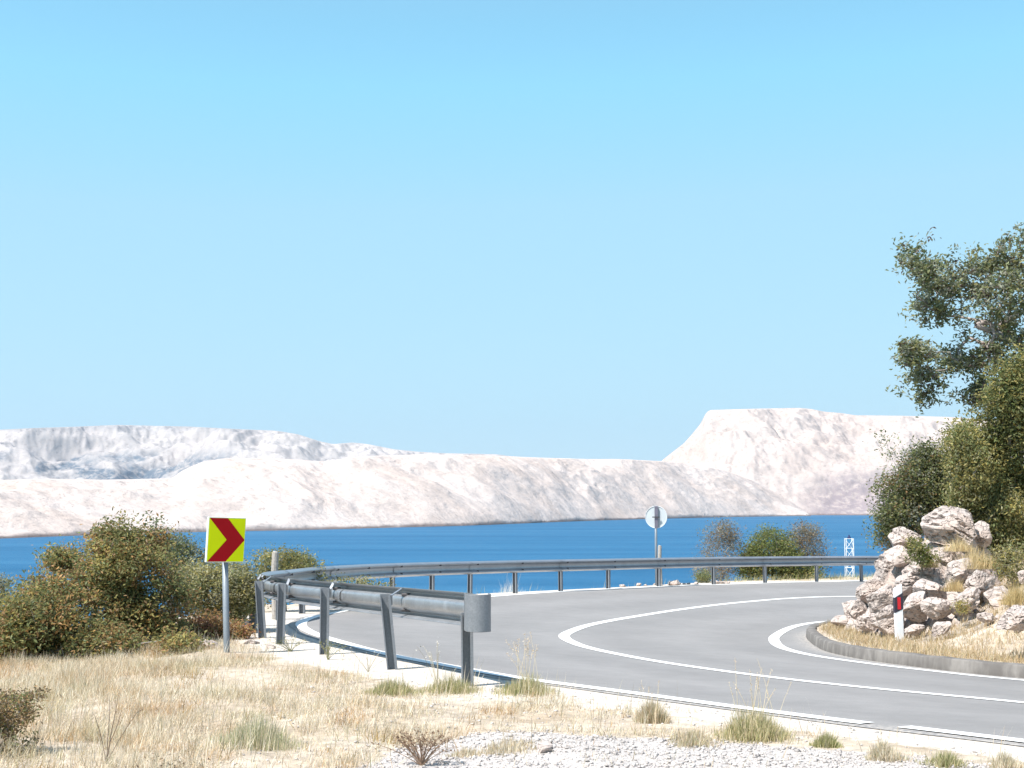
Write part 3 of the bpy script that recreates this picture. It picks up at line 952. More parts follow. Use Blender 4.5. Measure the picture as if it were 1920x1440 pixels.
o["label"] = "rounded grey end shoe wrapping the near end of the barrier"

# ------------------------------------------------------------------ SIGNS AND POSTS
# chevron sign
bx, by, bz = hit(425, 1224)
D_S = by
sg = empty("chevron_sign", (bx, by, bz)); tag(sg, "square yellow and red chevron arrow sign on a grey pole left of the barrier", "road sign")
sc_ = D_S / FPX
top = P(421, 1000, D_S)
mb = MB(); mb.tube([(0, 0, -0.3), (0, 0, 0), (top.x - bx, 0.0, top.z - bz)], 0.034, 14)
mb.build("pole", M_pole, sg, smooth_=True)
ctr = P(426, 1012, D_S)
W_, H_ = 84 * sc_, 81 * sc_
th = R(49)
Mx = Matrix.Translation((ctr.x - bx, -0.05, ctr.z - bz)) @ Matrix.Rotation(R(2.6), 4, 'Y') @ Matrix.Rotation(th, 4, 'Z')
mb = MB(); mb.box((0, 0.012, 0), (W_ + 0.012, 0.03, H_ + 0.012))
mb.build("sign_panel", M_sign_edge, sg, bevel=0.003, M=Mx)
mb = MB(); mb.box((0, -0.0055, 0), (W_ - 0.004, 0.002, H_ - 0.004))
mb.build("yellow_face", M_sign_yellow, sg, M=Mx)
poly = [(0, 0), (.5, 0), (1, .5), (.5, 1), (0, 1), (.5, .5)]
mb = MB()
pp = [((u - .5) * (W_ - 0.006), (0.5 - v) * (H_ - 0.006)) for u, v in poly]
V = [(x, -0.0095, z) for x, z in pp] + [(x, -0.0070, z) for x, z in pp]
F = [(0, 1, 2, 5), (5, 2, 3, 4), (6, 11, 8, 7), (11, 10, 9, 8)] + [(i, (i + 1) % 6, 6 + (i + 1) % 6, 6 + i) for i in range(6)]
mb.add(V, F); mb.build("chevron", M_sign_red, sg, M=Mx)

# round sign seen from behind
D_R = 39.3
gx_, gy_ = P(1231, 1100, D_R).x, D_R
gz_ = gz(gx_, gy_)
rs = empty("round_road_sign", (gx_, gy_, gz_)); tag(rs, "round road sign seen from its plain grey back beyond the barrier", "road sign")
dc = P(1229.5, 969.5, D_R)
mb = MB(); mb.tube([(0, 0, -0.3), (dc.x - gx_, 0, dc.z - gz_ + 0.29)], 0.036, 12); mb.build("pole", M_pole, rs, smooth_=True)
mb = MB()
Rr = 20.5 * D_R / FPX
for rr, y0, y1 in ((Rr, 0.05, 0.062), (Rr, 0.04, 0.05)):
    pass
ring = [(math.cos(2 * math.pi * k / 40), math.sin(2 * math.pi * k / 40)) for k in range(40)]
V = [(a_ * Rr, 0.056, b_ * Rr) for a_, b_ in ring] + [(a_ * Rr, 0.066, b_ * Rr) for a_, b_ in ring]
mb.add(V, [tuple(range(40)), tuple(range(40, 80))[::-1]] + [(k, (k + 1) % 40, 40 + (k + 1) % 40, 40 + k) for k in range(40)])
Mr = Matrix.Translation((dc.x - gx_, 0, dc.z - gz_)) @ Matrix.Rotation(R(-18), 4, 'Z')
mb.build("sign_disc", M_sign_back, rs, M=Mr)
mb = MB()
V = []
for rr, yy in ((Rr + 0.002, 0.040), (Rr + 0.005, 0.048), (Rr + 0.005, 0.070), (Rr - 0.004, 0.070), (Rr - 0.004, 0.040)):
    V += [(a_ * rr, yy, b_ * rr) for a_, b_ in ring]
F = [(q * 40 + k, q * 40 + (k + 1) % 40, ((q + 1) % 5) * 40 + (k + 1) % 40, ((q + 1) % 5) * 40 + k) for q in range(5) for k in range(40)]
mb.add(V, F); mb.build("rim", M_white_paint, rs, M=Mr)
mb = MB(); mb.box((0.012, -0.0, 0), (0.085, 0.075, Rr * 2.0)); mb.build("mounting_rail", M_sign_rib, rs, M=Matrix.Translation((dc.x - gx_, 0, dc.z - gz_)))
mb = MB(); mb.box((0, -0.03, 0), (0.20, 0.03, 0.03)); mb.build("clamp", M_bolt, rs, M=Matrix.Translation((dc.x - gx_, -0.02, dc.z - gz_)))


def wood_post(px, ytop, ybase, d, w, label):
    bt = P(px, ybase, d); tp = P(px, ytop, d)
    zg = gz(bt.x, d)
    o = empty("wooden_post", (bt.x, d, zg)); tag(o, label, "wooden post", "weathered wooden posts behind the barrier")
    mb = MB()
    pts = []; rr = []
    for k in range(7):
        f_ = k / 6
        pts.append((0.01 * math.sin(k), 0.006 * math.cos(k * 2), -0.3 + (tp.z - zg + 0.3) * f_)); rr.append(w / 2 * (1.06 - 0.12 * f_))
    mb.tube(pts, rr, 10)
    mb.build("shaft", M_deadwood, o, smooth_=False)
    mb = MB(); mb.tube([(pts[-1][0], pts[-1][1], pts[-1][2] + 0.001), (pts[-1][0] + 0.004, pts[-1][1], pts[-1][2] + 0.02)], [w / 2 * 0.90, w / 2 * 0.6], 10)
    mb.build("post_top", M_deadwood, o)


wood_post(1238, 1024, 1099, 38.9, 0.11, "short weathered wooden post beside the pole of the round sign")
wood_post(515, 1036, 1162, 22.3, 0.11, "short weathered wooden post at the far left turn of the barrier before a bush")

# delineator post
x, y, z = hit(1687, 1201)
dl = empty("delineator_post", (x, y, z)); tag(dl, "white plastic roadside marker post with a slanted black band in front of the rocks", "marker post")
s1 = y / FPX
Hd = 104 * s1; wd = 15.5 * s1; dp = 0.06


def slant(x0, x1, z0l, z0r, z1l, z1r, y0, y1):
    V = [(x0, y0, z0l), (x1, y0, z0r), (x1, y0, z1r), (x0, y0, z1l), (x0, y1, z0l), (x1, y1, z0r), (x1, y1, z1r), (x0, y1, z1l)]
    F = [(0, 1, 2, 3), (4, 7, 6, 5), (0, 4, 5, 1), (3, 2, 6, 7), (0, 3, 7, 4), (1, 5, 6, 2)]
    return V, F


sl = 9 * s1
mb = MB(); mb.add(*slant(-wd / 2, wd / 2, -0.2, -0.2, Hd - sl, Hd, -dp / 2, dp / 2)); o1 = mb.build("post_body", M_white_paint, dl, bevel=0.008)
mb = MB(); mb.add(*slant(-wd / 2 - .003, wd / 2 + .003, Hd - 53 * s1, Hd - 46 * s1, Hd - 25 * s1, Hd - 16 * s1, -dp / 2 - .003, dp / 2 + .003)); o2 = mb.build("black_band", M_black_band, dl)
mb = MB(); mb.box((0, -dp / 2 - 0.006, Hd - 35.5 * s1), (6 * s1, 0.006, 22 * s1)); mb.build("reflector", M_red_refl, dl)
for ch in dl.children: ch.rotation_euler = (0, R(-1.2), R(8))

# white lattice mast beyond the barrier
D_L = 53.0
tp = P(1592, 1010, D_L)
zb_ = gz(tp.x, D_L)
lm = empty("lattice_mast", (tp.x, D_L, zb_)); tag(lm, "small white metal lattice mast standing beyond the barrier near the right rocks", "lattice mast")
hw = 6.8 * D_L / FPX
hh = tp.z - zb_
cs = [(-hw, -hw), (hw, -hw), (hw, hw), (-hw, hw)]
for (a_, b_) in cs:
    mb = MB(); mb.tube([(a_, b_, -0.4), (a_, b_, hh)], 0.011, 6); mb.build("leg", M_white_paint, lm)
mb = MB()
nb = max(3, int(hh / (2.6 * hw)))
for q in range(4):
    a_, b_ = cs[q], cs[(q + 1) % 4]
    for k in range(nb):
        z0, z1 = hh * k / nb, hh * (k + 1) / nb
        mb.tube([(a_[0], a_[1], z0), (b_[0], b_[1], z1)], 0.009, 5)
        mb.tube([(a_[0], a_[1], z1), (b_[0], b_[1], z1)], 0.009, 5)
mb.build("cross_bracing", M_white_paint, lm)
mb = MB(); mb.tube([(0, 0, hh), (0, 0, hh + 0.05)], 0.07, 8); mb.tube([(0, 0, hh + 0.05), (0, 0, hh + 0.14)], [0.045, 0.02], 8)
mb.build("lamp_housing", simple("dark_blue_lamp_housing", (0.03, 0.04, 0.12), 0.5, bmp=0), lm)


# ------------------------------------------------------------------ ROCKS
def rock_mesh(name, rx, ry, rz, seed, sub=4, cuts=22, rough=0.10, tilt_=0.5):
    r = random.Random(seed)
    bm = bmesh.new()
    bmesh.ops.create_icosphere(bm, subdivisions=sub, radius=1.0)
    co = np.array([v.co[:] for v in bm.verts])
    for k in range(cuts):
        nrm = np.array([r.gauss(0, 1), r.gauss(0, 1), r.gauss(0, 0.9)]); nrm /= np.linalg.norm(nrm)
        dcut = r.uniform(0.46, 0.74)
        d = co @ nrm
        over = np.clip(d - dcut, 0, None)
        co = co - over[:, None] * nrm * 1.0
    sx = seed * 3.17
    q = co * np.array([rx, ry, rz])
    ax = np.array([math.sin(tilt_), 0.2, math.cos(tilt_)])
    strat = q @ ax
    f1 = fbm(q[:, 0] * 1.6 / max(rx, .1) + sx, q[:, 1] * 1.6 / max(rx, .1), q[:, 2] * 1.6 / max(rx, .1), 4)
    f2 = ridged(q[:, 0] * 3 + sx, q[:, 1] * 3, strat * 9, 4)
    f3 = np.abs(pnoise(strat * 11 + f1, q[:, 0] * 1.2 + sx, q[:, 1] * 1.2))
    size = (rx * ry * rz) ** (1 / 3)
    disp = size * (rough * 0.7 * f1 + rough * 0.35 * (f2 - 0.4) - rough * 1.1 * (1 - smooth(0.0, 0.10, f3)))
    nrm = q / (np.linalg.norm(q, axis=1)[:, None] + 1e-6)
    q = q + nrm * disp[:, None]
    for v, c_ in zip(bm.verts, q): v.co = c_
    me = bpy.data.meshes.new(name)
    bm.to_mesh(me); bm.free()
    return me


def boulder(px, py, d, wpx, hpx, rot, seed, label, group=None, depth=0.8, name="boulder", sub=4, rough=0.10, tilt_=0.5, cuts=22, yaw=0.0):
    c = P(px, py, d); s = d / FPX
    rx = wpx * s / 2 * 1.30; rz_ = hpx * s / 2 * 1.34; ry = rx * depth
    me = rock_mesh(name, rx, ry, rz_, seed, sub, cuts, rough, tilt_)
    o = link_mesh(name, me, M_rock)
    o.location = c
    o.rotation_euler = (0, R(rot), R(yaw))
    tag(o, label, "rock", group)
    return o


for (px, py, d, w, h, rot, seed, lab, dep, yaw) in rocks:
    boulder(px, py, d, w, h, rot, seed, lab, BG, dep, yaw=yaw, sub=5 if w > 60 else 4, rough=0.11)

# the fractured bedrock the boulders belong to: one continuous craggy face
ox = np.arange(4.6, 10.4, 0.035); oy = np.arange(18.6, 26.2, 0.035)
OX, OY = np.meshgrid(ox, oy, indexing='ij')
wxo = OX + 0.10 * fbm(OX * 2, OY * 2, 51.0, 3); wyo = OY + 0.10 * fbm(OX * 2, OY * 2, 57.0, 3)
OZ = np.full(OX.shape, -50.0)
for (mx, my, mz, mr) in MOUND:
    dy_ = wyo - my; dy_ = np.where(dy_ > 0, dy_ * 0.5, dy_ * 0.9)
    OZ = np.maximum(OZ, mz - 0.05 - 0.62 * ((wxo - mx) ** 2 + dy_ ** 2) / (mr * mr * 1.25))
OG = ground(OX, OY)
fr = ridged(OX * 1.3 + 0.8 * OY, OY * 2.2, OZ * 2.0, 5)
lay_ = OZ + 0.55 * OX + 0.15 * fbm(OX * 1.5, OY * 1.5, 60.0, 3)
st = np.round(lay_ / 0.14) * 0.14 - lay_                       # ledges along the tilted beds
OZ = OZ + 0.75 * st + 0.10 * (fr - 0.45) + 0.03 * fbm(OX * 8, OY * 8, 61.0, 3)
OC_ = -sdist(KC, OX, OY).reshape(OX.shape)
keepv = (OZ > OG - 0.12) & (OC_ > 0.35)
Fo = grid_faces(*OX.shape)
Fo = Fo[keepv.ravel()[Fo].all(1)]
Vo = np.stack([OX + 0.35 * st, OY + 0.3 * st + 0.04 * fr, OZ], -1).reshape(-1, 3)
used = np.unique(Fo); remap = np.full(len(Vo), -1); remap[used] = np.arange(len(used))
c0_ = np.array([7.0, 22.3, gz(7.0, 22.3)])
me = mesh_np("rock_outcrop", Vo[used] - c0_, remap[Fo])
bmx = bmesh.new(); bmx.from_mesh(me)                           # keep only the one connected face of rock
seen = set(); best = []
for v0 in bmx.verts:
    if v0.index in seen: continue
    comp = [v0]; seen.add(v0.index); q_ = [v0]
    while q_:
        v_ = q_.pop()
        for e_ in v_.link_edges:
            w_ = e_.other_vert(v_)
            if w_.index not in seen: seen.add(w_.index); comp.append(w_); q_.append(w_)
    if len(comp) > len(best): best = comp
bs = set(best)
bmesh.ops.delete(bmx, geom=[v for v in bmx.verts if v not in bs], context='VERTS')
bmx.to_mesh(me); bmx.free()
tag(link_mesh("rock_outcrop", me, M_rock, loc=tuple(c0_)), "fractured pinkish grey limestone face carrying the boulders beside the inner road edge", "rock outcrop")

# smaller stones filling the outcrop
for k in range(34):
    px = random.uniform(1600, 1915); py = random.uniform(1085, 1190)
    if py < 1200 - (px - 1570) * 0.0 and px < 1640 and py < 1120: continue
    x, y, z = hit(px, py, 14, 30)
    s = random.uniform(0.06, 0.17)
    me = rock_mesh("stone", s, s * 0.8, s * 0.6, 100 + k, 3, 8, 0.12)
    o = link_mesh("stone", me, M_rock, loc=(x, y, z + s * 0.15)); o.rotation_euler = (random.random(), random.random(), random.random() * 6)
    tag(o, "small limestone rubble piece lying among the boulders of the outcrop", "stone", "rubble stones on the outcrop")

# stones beyond the road edge near the round sign and by the chevron sign
o = boulder(1264, 1094, 39.2, 30, 15, 0, 61, "white rounded stone beyond the barrier, right of the wooden post by the round sign", None, 0.9, name="stone", sub=3)
for k in range(16):
    px = random.uniform(1165, 1380); d = 38.6 + (px - 1165) * 0.012
    xw = P(px, 1100, d).x; s = random.uniform(0.05, 0.11)
    me = rock_mesh("stone", s, s, s * 0.6, 200 + k, 2, 7, 0.1)
    o = link_mesh("stone", me, M_rock, loc=(xw, d, gz(xw, d) + s * 0.3))
    tag(o, "small white stone lying along the far road edge under the barrier", "stone", "white stones along the far road edge")
for k, (px, py, w, h) in enumerate([(395, 1215, 62, 26), (470, 1208, 34, 16), (452, 1170, 34, 34), (508, 1216, 24, 12)]):
    x, y, z = hit(px, py)
    o = boulder(px, py - 2, y, w, h, random.uniform(-15, 15), 70 + k, ["flat pale rock at the foot of the chevron sign", "low pale rock in the grass between the chevron sign and the barrier",
                                                                      "brownish rock under the red low bush behind the chevron sign", "small pale rock at the foot of a leaning barrier post"][k], None, 0.8, name="rock", sub=4)
x, y, z = hit(1020, 1412)
me = rock_mesh("stone", 0.055, 0.04, 0.045, 91, 3, 8, 0.1)
o = link_mesh("stone", me, M_rock, loc=(x, y, z + 0.02)); tag(o, "largest grey pointed stone lying on the pale gravel patch", "stone")


# ------------------------------------------------------------------ PLANTS
def leaves_mesh(name, C, L, palette, weights, rg, droop=0.2, fat=0.42, updir=0.35, cid=None):
    n = len(C)
    L = L * rg.uniform(0.65, 1.3, n)
    d = rg.normal(size=(n, 3)); d[:, 2] = d[:, 2] * 0.7 - droop; d /= np.linalg.norm(d, axis=1)[:, None]
    u = rg.normal(size=(n, 3)); u[:, 2] += updir * 3
    s = np.cross(d, u); s /= (np.linalg.norm(s, axis=1)[:, None] + 1e-6)
    nn = np.cross(s, d)
    w = L * fat * rg.uniform(0.8, 1.2, n)
    a = C - d * (L / 2)[:, None]
    tip = C + d * (L / 2)[:, None] - nn * (L * 0.12)[:, None]
    l = C + s * (w / 2)[:, None] + nn * (w * 0.18)[:, None]
    r = C - s * (w / 2)[:, None] + nn * (w * 0.18)[:, None]
    V = np.stack([a, l, tip, r], 1).reshape(-1, 3)
    F = np.arange(n * 4).reshape(n, 4)
    # fold along the midrib
    F = np.concatenate([F[:, [0, 1, 2]], F[:, [0, 2, 3]]], 0)
    pal = np.array(palette); ci = rg.choice(len(pal), n, p=np.array(weights) / sum(weights))
    if cid is not None:      # twigs of one cluster mostly share one colour
        nc = int(cid.max()) + 1
        cc = rg.choice(len(pal), nc, p=np.array(weights) / sum(weights)); cb = rg.uniform(0.78, 1.28, nc)
        ci = np.where(rg.random(n) < 0.6, cc[cid], ci)
    col = pal[ci] * rg.uniform(0.8, 1.2, (n, 1))
    if cid is not None: col = col * cb[cid][:, None]
    me = mesh_np(name, V, F, np.repeat(col, 4, 0))
    return me


def plant(name, label, cat, base, blobs, ncl, per, leaf, palette, weights, seed, r0=0.05, group=None, rc=0.12, trunk_pts=None, shell=0.35, twig=0.004, bark=None, crown="crown", gap=0.0, stem_name="trunk", fat=0.42, droop=0.2, sprouts=()):
    """blobs: list of (centre, radii, weight[, palette shift]) in world coordinates"""
    rg = np.random.default_rng(seed)
    base = np.array(base, float)
    root = empty(name, tuple(base)); tag(root, label, cat, group)
    wts = np.array([b_[2] for b_ in blobs], float); wts /= wts.sum()
    pts = []
    while len(pts) < ncl:
        k = rg.choice(len(blobs), p=wts)
        c, rad = np.array(blobs[k][0]), np.array(blobs[k][1])
        v = rg.normal(size=3); v /= np.linalg.norm(v)
        q = c + v * rad * (rg.uniform(shell, 1.0) ** 0.6)
        if gap and pnoise(q[0] * 2.2 + seed, q[1] * 2.2, q[2] * 2.2) < -0.35 + gap: continue
        pts.append(q)
    pts = np.array(pts)
    for s_ in sprouts:
        pts = np.concatenate([pts, np.array(s_, float)[None]])
    nodes = [base - np.array([0, 0, 0.15])]; par = [-1]
    if trunk_pts is None:
        cen = np.array(blobs[0][0])
        trunk_pts = [base + (cen - base) * f_ + rg.normal(size=3) * 0.04 for f_ in (0.2, 0.45)]
    for q in trunk_pts:
        nodes.append(np.array(q, float)); par.append(len(nodes) - 2)
    order = np.argsort(np.linalg.norm(pts - nodes[-1], axis=1))
    tips = []
    for oi in order:
        q = pts[oi]
        N = np.array(nodes)
        dist = np.linalg.norm(N - q, axis=1)
        dist[0] += 0.5
        depth_pen = np.where(N[:, 2] > q[2] + 0.05, 0.25 * dist, 0)
        j = int(np.argmin(dist + depth_pen))
        p0 = N[j]; L = np.linalg.norm(q - p0)
        k = max(1, int(L / 0.22)); prev = j
        for s_ in range(1, k + 1):
            f_ = s_ / k
            w_ = p0 + (q - p0) * f_ + (rg.normal(size=3) * 0.10 * L * math.sin(math.pi * f_) if s_ < k else 0)
            w_ = w_ + np.array([0, 0, 0.08 * L * math.sin(math.pi * f_)])
            nodes.append(w_); par.append(prev); prev = len(nodes) - 1
        tips.append(prev)
    N = np.array(nodes); n = len(N)
    load = np.zeros(n)
    for t_ in tips: load[t_] += 1
    for i in range(n - 1, 0, -1): load[par[i]] += load[i]
    load = np.maximum(load, 0.5)
    rad = twig * np.power(load, 0.5)
    rad = rad * min(1.0, r0 / rad[0]) if rad[0] > r0 else rad * (1 + (r0 / rad[0] - 1) * (load / load[0]) ** 0.7)
    mb = MB()
    for i in range(1, n):
        a, c = N[i] - base, N[par[i]] - base
        mb.tube([c, a], [float(min(rad[par[i]], rad[i] * 1.35)), float(rad[i])], 5 if load[i] < 6 else 7, cap=False)
    st = MB.build(mb, stem_name, bark or M_bark, root, smooth_=True)
    # leaves
    T = N[tips]
    cnt = rg.poisson(per, len(T))
    C = np.repeat(T, cnt, 0); cid = np.repeat(np.arange(len(T)), cnt)
    C = C + rg.normal(size=C.shape) * rc * np.array([1, 1, 0.75])
    me = leaves_mesh(crown, C - base, leaf, palette, weights, rg, fat=fat, droop=droop, cid=cid)
    link_mesh(crown, me, M_leaf, root)
    return root


GREEN = (0.20, 0.225, 0.095); DGREEN = (0.13, 0.16, 0.075); OLIVE = (0.27, 0.25, 0.10); YELL = (0.42, 0.35, 0.12)
BROWN = (0.34, 0.22, 0.11); ORANGE = (0.46, 0.27, 0.11); GREY = (0.27, 0.275, 0.21); PALE = (0.42, 0.39, 0.23); REDD = (0.38, 0.17, 0.11)



def blobs_px(lst, d, dep=0.7, dj=0.0):
    out = []
    for i, (px, py, w, h, wt) in enumerate(lst):
        dd = d + dj * ((i * 37) % 7 - 3) / 3
        c = P(px, py, dd); s = dd / FPX
        out.append(((c.x, c.y, c.z), (w * s / 2, w * s / 2 * dep + 0.1, h * s / 2), wt))
    return out


def base_at(px, d):
    x = (px - 960) / FPX * d
    return (x, d, gz(x, d))


# left bushes on the slope
plant("bush", "tall brown and green bush with two pointed tops left of the chevron sign", "bush", base_at(235, 17.2),
      blobs_px([(230, 1090, 180, 200, 3), (215, 1020, 90, 85, 1.4), (288, 1030, 60, 90, 1.0), (120, 1050, 60, 44, 0.5), (150, 1110, 130, 120, 1.5), (300, 1130, 110, 140, 1.5), (235, 1195, 260, 100, 3.0), (250, 1120, 120, 120, 2.0)], 17.0, 0.8, 0.25),
      420, 100, 0.052, [GREEN, DGREEN, OLIVE, BROWN, ORANGE, YELL], [3.0, 1.0, 3.4, 2.4, 1.2, 1.2], 21, 0.055, rc=0.085, gap=0.12, shell=0.05, sprouts=[P(226, 975, 17), P(288, 977, 17), P(93, 1046, 17)])
plant("bush", "wide orange tinged bush at the lower left picture edge", "bush", base_at(60, 15.9),
      blobs_px([(60, 1160, 150, 110, 2.5), (10, 1195, 90, 110, 1.6), (140, 1195, 150, 80, 1.8), (95, 1110, 90, 50, 0.8), (190, 1215, 130, 60, 1.6), (60, 1225, 160, 60, 1.4), (-70, 1170, 120, 120, 1.2), (330, 1215, 100, 40, 0.6)], 16.0, 0.7, 0.3),
      420, 100, 0.052, [GREEN, DGREEN, OLIVE, BROWN, ORANGE, YELL], [2.4, 0.8, 3.2, 2.2, 1.6, 1.4], 22, 0.05, rc=0.10, gap=0.04, shell=0.05)
plant("bush", "pale olive bush right behind the chevron sign's pole", "bush", base_at(410, 19.4),
      blobs_px([(400, 1110, 110, 110, 2), (450, 1120, 60, 90, 1.2), (360, 1090, 60, 70, 0.8), (430, 1080, 70, 40, 0.7)], 19.2, 0.8, 0.2),
      220, 95, 0.046, [OLIVE, PALE, YELL, GREEN, GREY], [2.4, 2.4, 1.4, 1.2, 1.0], 23, 0.05, rc=0.08, gap=0.05)
plant("bush", "low reddish brown bush at the foot of the slope behind the chevron sign", "bush", base_at(410, 17.9),
      blobs_px([(390, 1178, 80, 52, 1.5), (440, 1188, 50, 34, 1.0), (350, 1185, 60, 46, 1.0)], 17.9, 0.6, 0.1),
      90, 75, 0.042, [BROWN, REDD, ORANGE, OLIVE, DGREEN], [2.5, 1.6, 2.0, 1.2, 0.5], 24, 0.03, rc=0.07)
plant("bush", "grey green bush showing between the two pointed brown bush tops and the chevron sign", "bush", base_at(325, 20.5),
      blobs_px([(325, 1040, 70, 76, 2), (350, 1075, 60, 60, 1), (385, 1050, 36, 46, 0.5)], 20.5, 0.8, 0.1),
      80, 70, 0.045, [GREY, GREEN, OLIVE], [2, 2, 1], 25, 0.04, rc=0.09)
plant("bush", "round green bush behind the far left turn of the barrier", "bush", base_at(540, 24.8),
      blobs_px([(520, 1058, 90, 56, 2), (560, 1062, 72, 46, 1.5), (600, 1095, 120, 44, 1.0), (690, 1105, 110, 30, 0.9), (500, 1110, 70, 80, 1.0)], 24.8, 0.6, 0.15),
      150, 75, 0.048, [GREEN, OLIVE, YELL, PALE], [2.6, 2.4, 1.2, 0.8], 26, 0.04, rc=0.09)
plant("bush", "small grey bush clipped by the left picture edge, against the sea", "bush", base_at(-12, 19.0),
      blobs_px([(-4, 1105, 40, 60, 1), (-30, 1130, 60, 80, 1)], 19.0, 0.8), 40, 60, 0.04, [GREY, OLIVE, GREEN], [2, 1, 1], 27, 0.03, rc=0.07)

# bushes beyond the barrier, right half
plant("bush", "sparse grey brown bush left of the green bush beyond the barrier", "bush", base_at(1355, 46.0),
      blobs_px([(1350, 1030, 86, 90, 2), (1340, 1075, 80, 40, 1), (1360, 1000, 50, 44, 0.8)], 46, 0.7), 200, 36, 0.062, [GREY, BROWN, (0.22, 0.19, 0.15)], [2, 1.4, 2], 31, 0.022, rc=0.15, twig=0.005, bark=M_deadwood)
plant("bush", "dense bright green bush beyond the barrier between two sparse grey ones", "bush", base_at(1448, 46.3),
      blobs_px([(1445, 1035, 96, 86, 2.4), (1475, 1060, 70, 60, 1), (1415, 1060, 60, 60, 1), (1500, 1075, 80, 40, 0.8)], 46, 0.7), 260, 90, 0.075, [(0.20, 0.24, 0.07), GREEN, OLIVE, YELL], [3, 2, 1.6, 0.6], 32, 0.06, rc=0.15)
plant("bush", "sparse grey brown bush right of the green bush beyond the barrier", "bush", base_at(1520, 46.8),
      blobs_px([(1516, 1025, 84, 84, 2), (1505, 1000, 50, 50, 0.8), (1530, 1060, 60, 40, 0.6)], 46.5, 0.7), 190, 36, 0.062, [GREY, BROWN, (0.22, 0.19, 0.15)], [2, 1.4, 2], 33, 0.022, rc=0.15, twig=0.005, bark=M_deadwood)
plant("bush", "tiny green bush under the barrier left of the sparse grey bushes", "bush", base_at(1320, 42.0),
      blobs_px([(1320, 1083, 30, 26, 1)], 42.0, 0.7), 26, 50, 0.05, [GREEN, OLIVE], [2, 1], 34, 0.02, rc=0.08)

# right hand tree and bushes above the rocks
DT = 25.0
tb = [(1730, 500, 70, 90, 1.2), (1716, 470, 56, 40, 0.8), (1760, 560, 110, 110, 2.2), (1815, 520, 110, 100, 2), (1870, 560, 130, 130, 2.4), (1890, 480, 90, 90, 1.4), (1930, 440, 70, 60, 0.8),
      (1720, 660, 80, 60, 1.1), (1735, 720, 90, 70, 1.3), (1800, 690, 110, 90, 1.5), (1850, 640, 120, 100, 1.3), (1960, 560, 140, 200, 2), (2020, 500, 160, 220, 2), (1830, 740, 90, 50, 0.8), (1990, 420, 120, 100, 1), (1895, 655, 110, 70, 1.3), (1860, 735, 90, 70, 1.0), (1900, 610, 80, 60, 0.8)]
bt = base_at(1985, DT)
tp1 = P(1975, 800, DT); tp2 = P(1945, 700, DT); tp3 = P(1905, 640, DT - .2); tp4 = P(1830, 610, DT - .3)
plant("oak_tree", "tall airy tree at the right picture edge leaning left against the sky", "tree", bt, blobs_px(tb, DT, 0.8, 0.5),
      900, 20, 0.092, [(0.25, 0.27, 0.14), DGREEN, (0.32, 0.33, 0.25), OLIVE, (0.13, 0.09, 0.07)], [3, 2, 2, 1.2, 0.8], 41, 0.045, rc=0.085, trunk_pts=[P(1985, 900, DT), tp1, tp2, tp3, tp4], shell=0.2, bark=M_twig, twig=0.0040, gap=0.30,
      sprouts=[P(1690, 455, DT), P(1742, 442, DT), P(1693, 515, DT), P(1700, 590, DT), P(1686, 655, DT), P(1688, 735, DT), P(1725, 765, DT), P(1790, 470, DT), P(1830, 465, DT), P(1915, 428, DT)])
plant("bush", "tall dense dark green and yellowish bush filling the right edge above the rocks", "bush", base_at(1880, 23.6),
      blobs_px([(1905, 760, 120, 200, 3), (1935, 700, 80, 110, 1), (1850, 850, 130, 160, 2.4), (1900, 930, 150, 200, 3), (1835, 940, 110, 130, 1.8), (1815, 830, 60, 70, 0.8), (1960, 850, 160, 300, 2.5), (1890, 1020, 120, 110, 1.5)], 23.4, 0.7, 0.3),
      560, 100, 0.068, [GREEN, DGREEN, OLIVE, YELL, (0.16, 0.19, 0.07)], [2.6, 1.0, 3.0, 1.6, 2], 42, 0.07, rc=0.13, gap=0.04, shell=0.15)
plant("bush", "round grey green bush with reddish tips behind the left top of the outcrop", "bush", base_at(1715, 24.6),
      blobs_px([(1705, 940, 110, 150, 3), (1750, 900, 90, 120, 2), (1680, 990, 70, 90, 1.2), (1780, 960, 80, 120, 1.5), (1730, 860, 60, 50, 0.8)], 24.5, 0.8, 0.2),
      360, 95, 0.058, [GREEN, DGREEN, GREY, OLIVE, BROWN], [2.6, 1.6, 2, 1.6, 0.6], 43, 0.05, rc=0.115, shell=0.15, sprouts=[P(1660, 822, 24.5), P(1668, 850, 24.5)])
plant("bush", "yellow green bush with drooping leaves left of the tall dense dark green one", "bush", base_at(1800, 23.0),
      blobs_px([(1815, 890, 70, 150, 1.5), (1800, 830, 50, 60, 0.6), (1880, 970, 80, 110, 1.2)], 22.8, 0.6, 0.1),
      130, 90, 0.062, [YELL, OLIVE, GREEN, PALE], [1.4, 2.8, 2.2, 1.0], 44, 0.04, rc=0.10, droop=0.7)
plant("bush", "small green bush growing in the gap under the topmost overhanging boulder", "bush", (lambda q: (q.x, q.y, q.z))(P(1726, 1062, 21.6)),
      blobs_px([(1722, 1036, 36, 40, 1), (1738, 1046, 32, 28, 0.8), (1712, 1018, 16, 24, 0.3)], 21.4, 0.6), 44, 46, 0.042, [(0.12, 0.15, 0.03), OLIVE, YELL, GREEN], [2.4, 2, 1, 1.2], 45, 0.015, rc=0.06)
plant("bush", "loose pale olive bush on the rocky slope under the tall dark bush", "bush", base_at(1895, 20.8),
      blobs_px([(1895, 1050, 70, 70, 1), (1915, 1085, 50, 50, 0.8)], 20.8, 0.6), 56, 46, 0.042, [OLIVE, PALE, GREEN, YELL], [2, 1.6, 1, 1], 46, 0.02, rc=0.08)
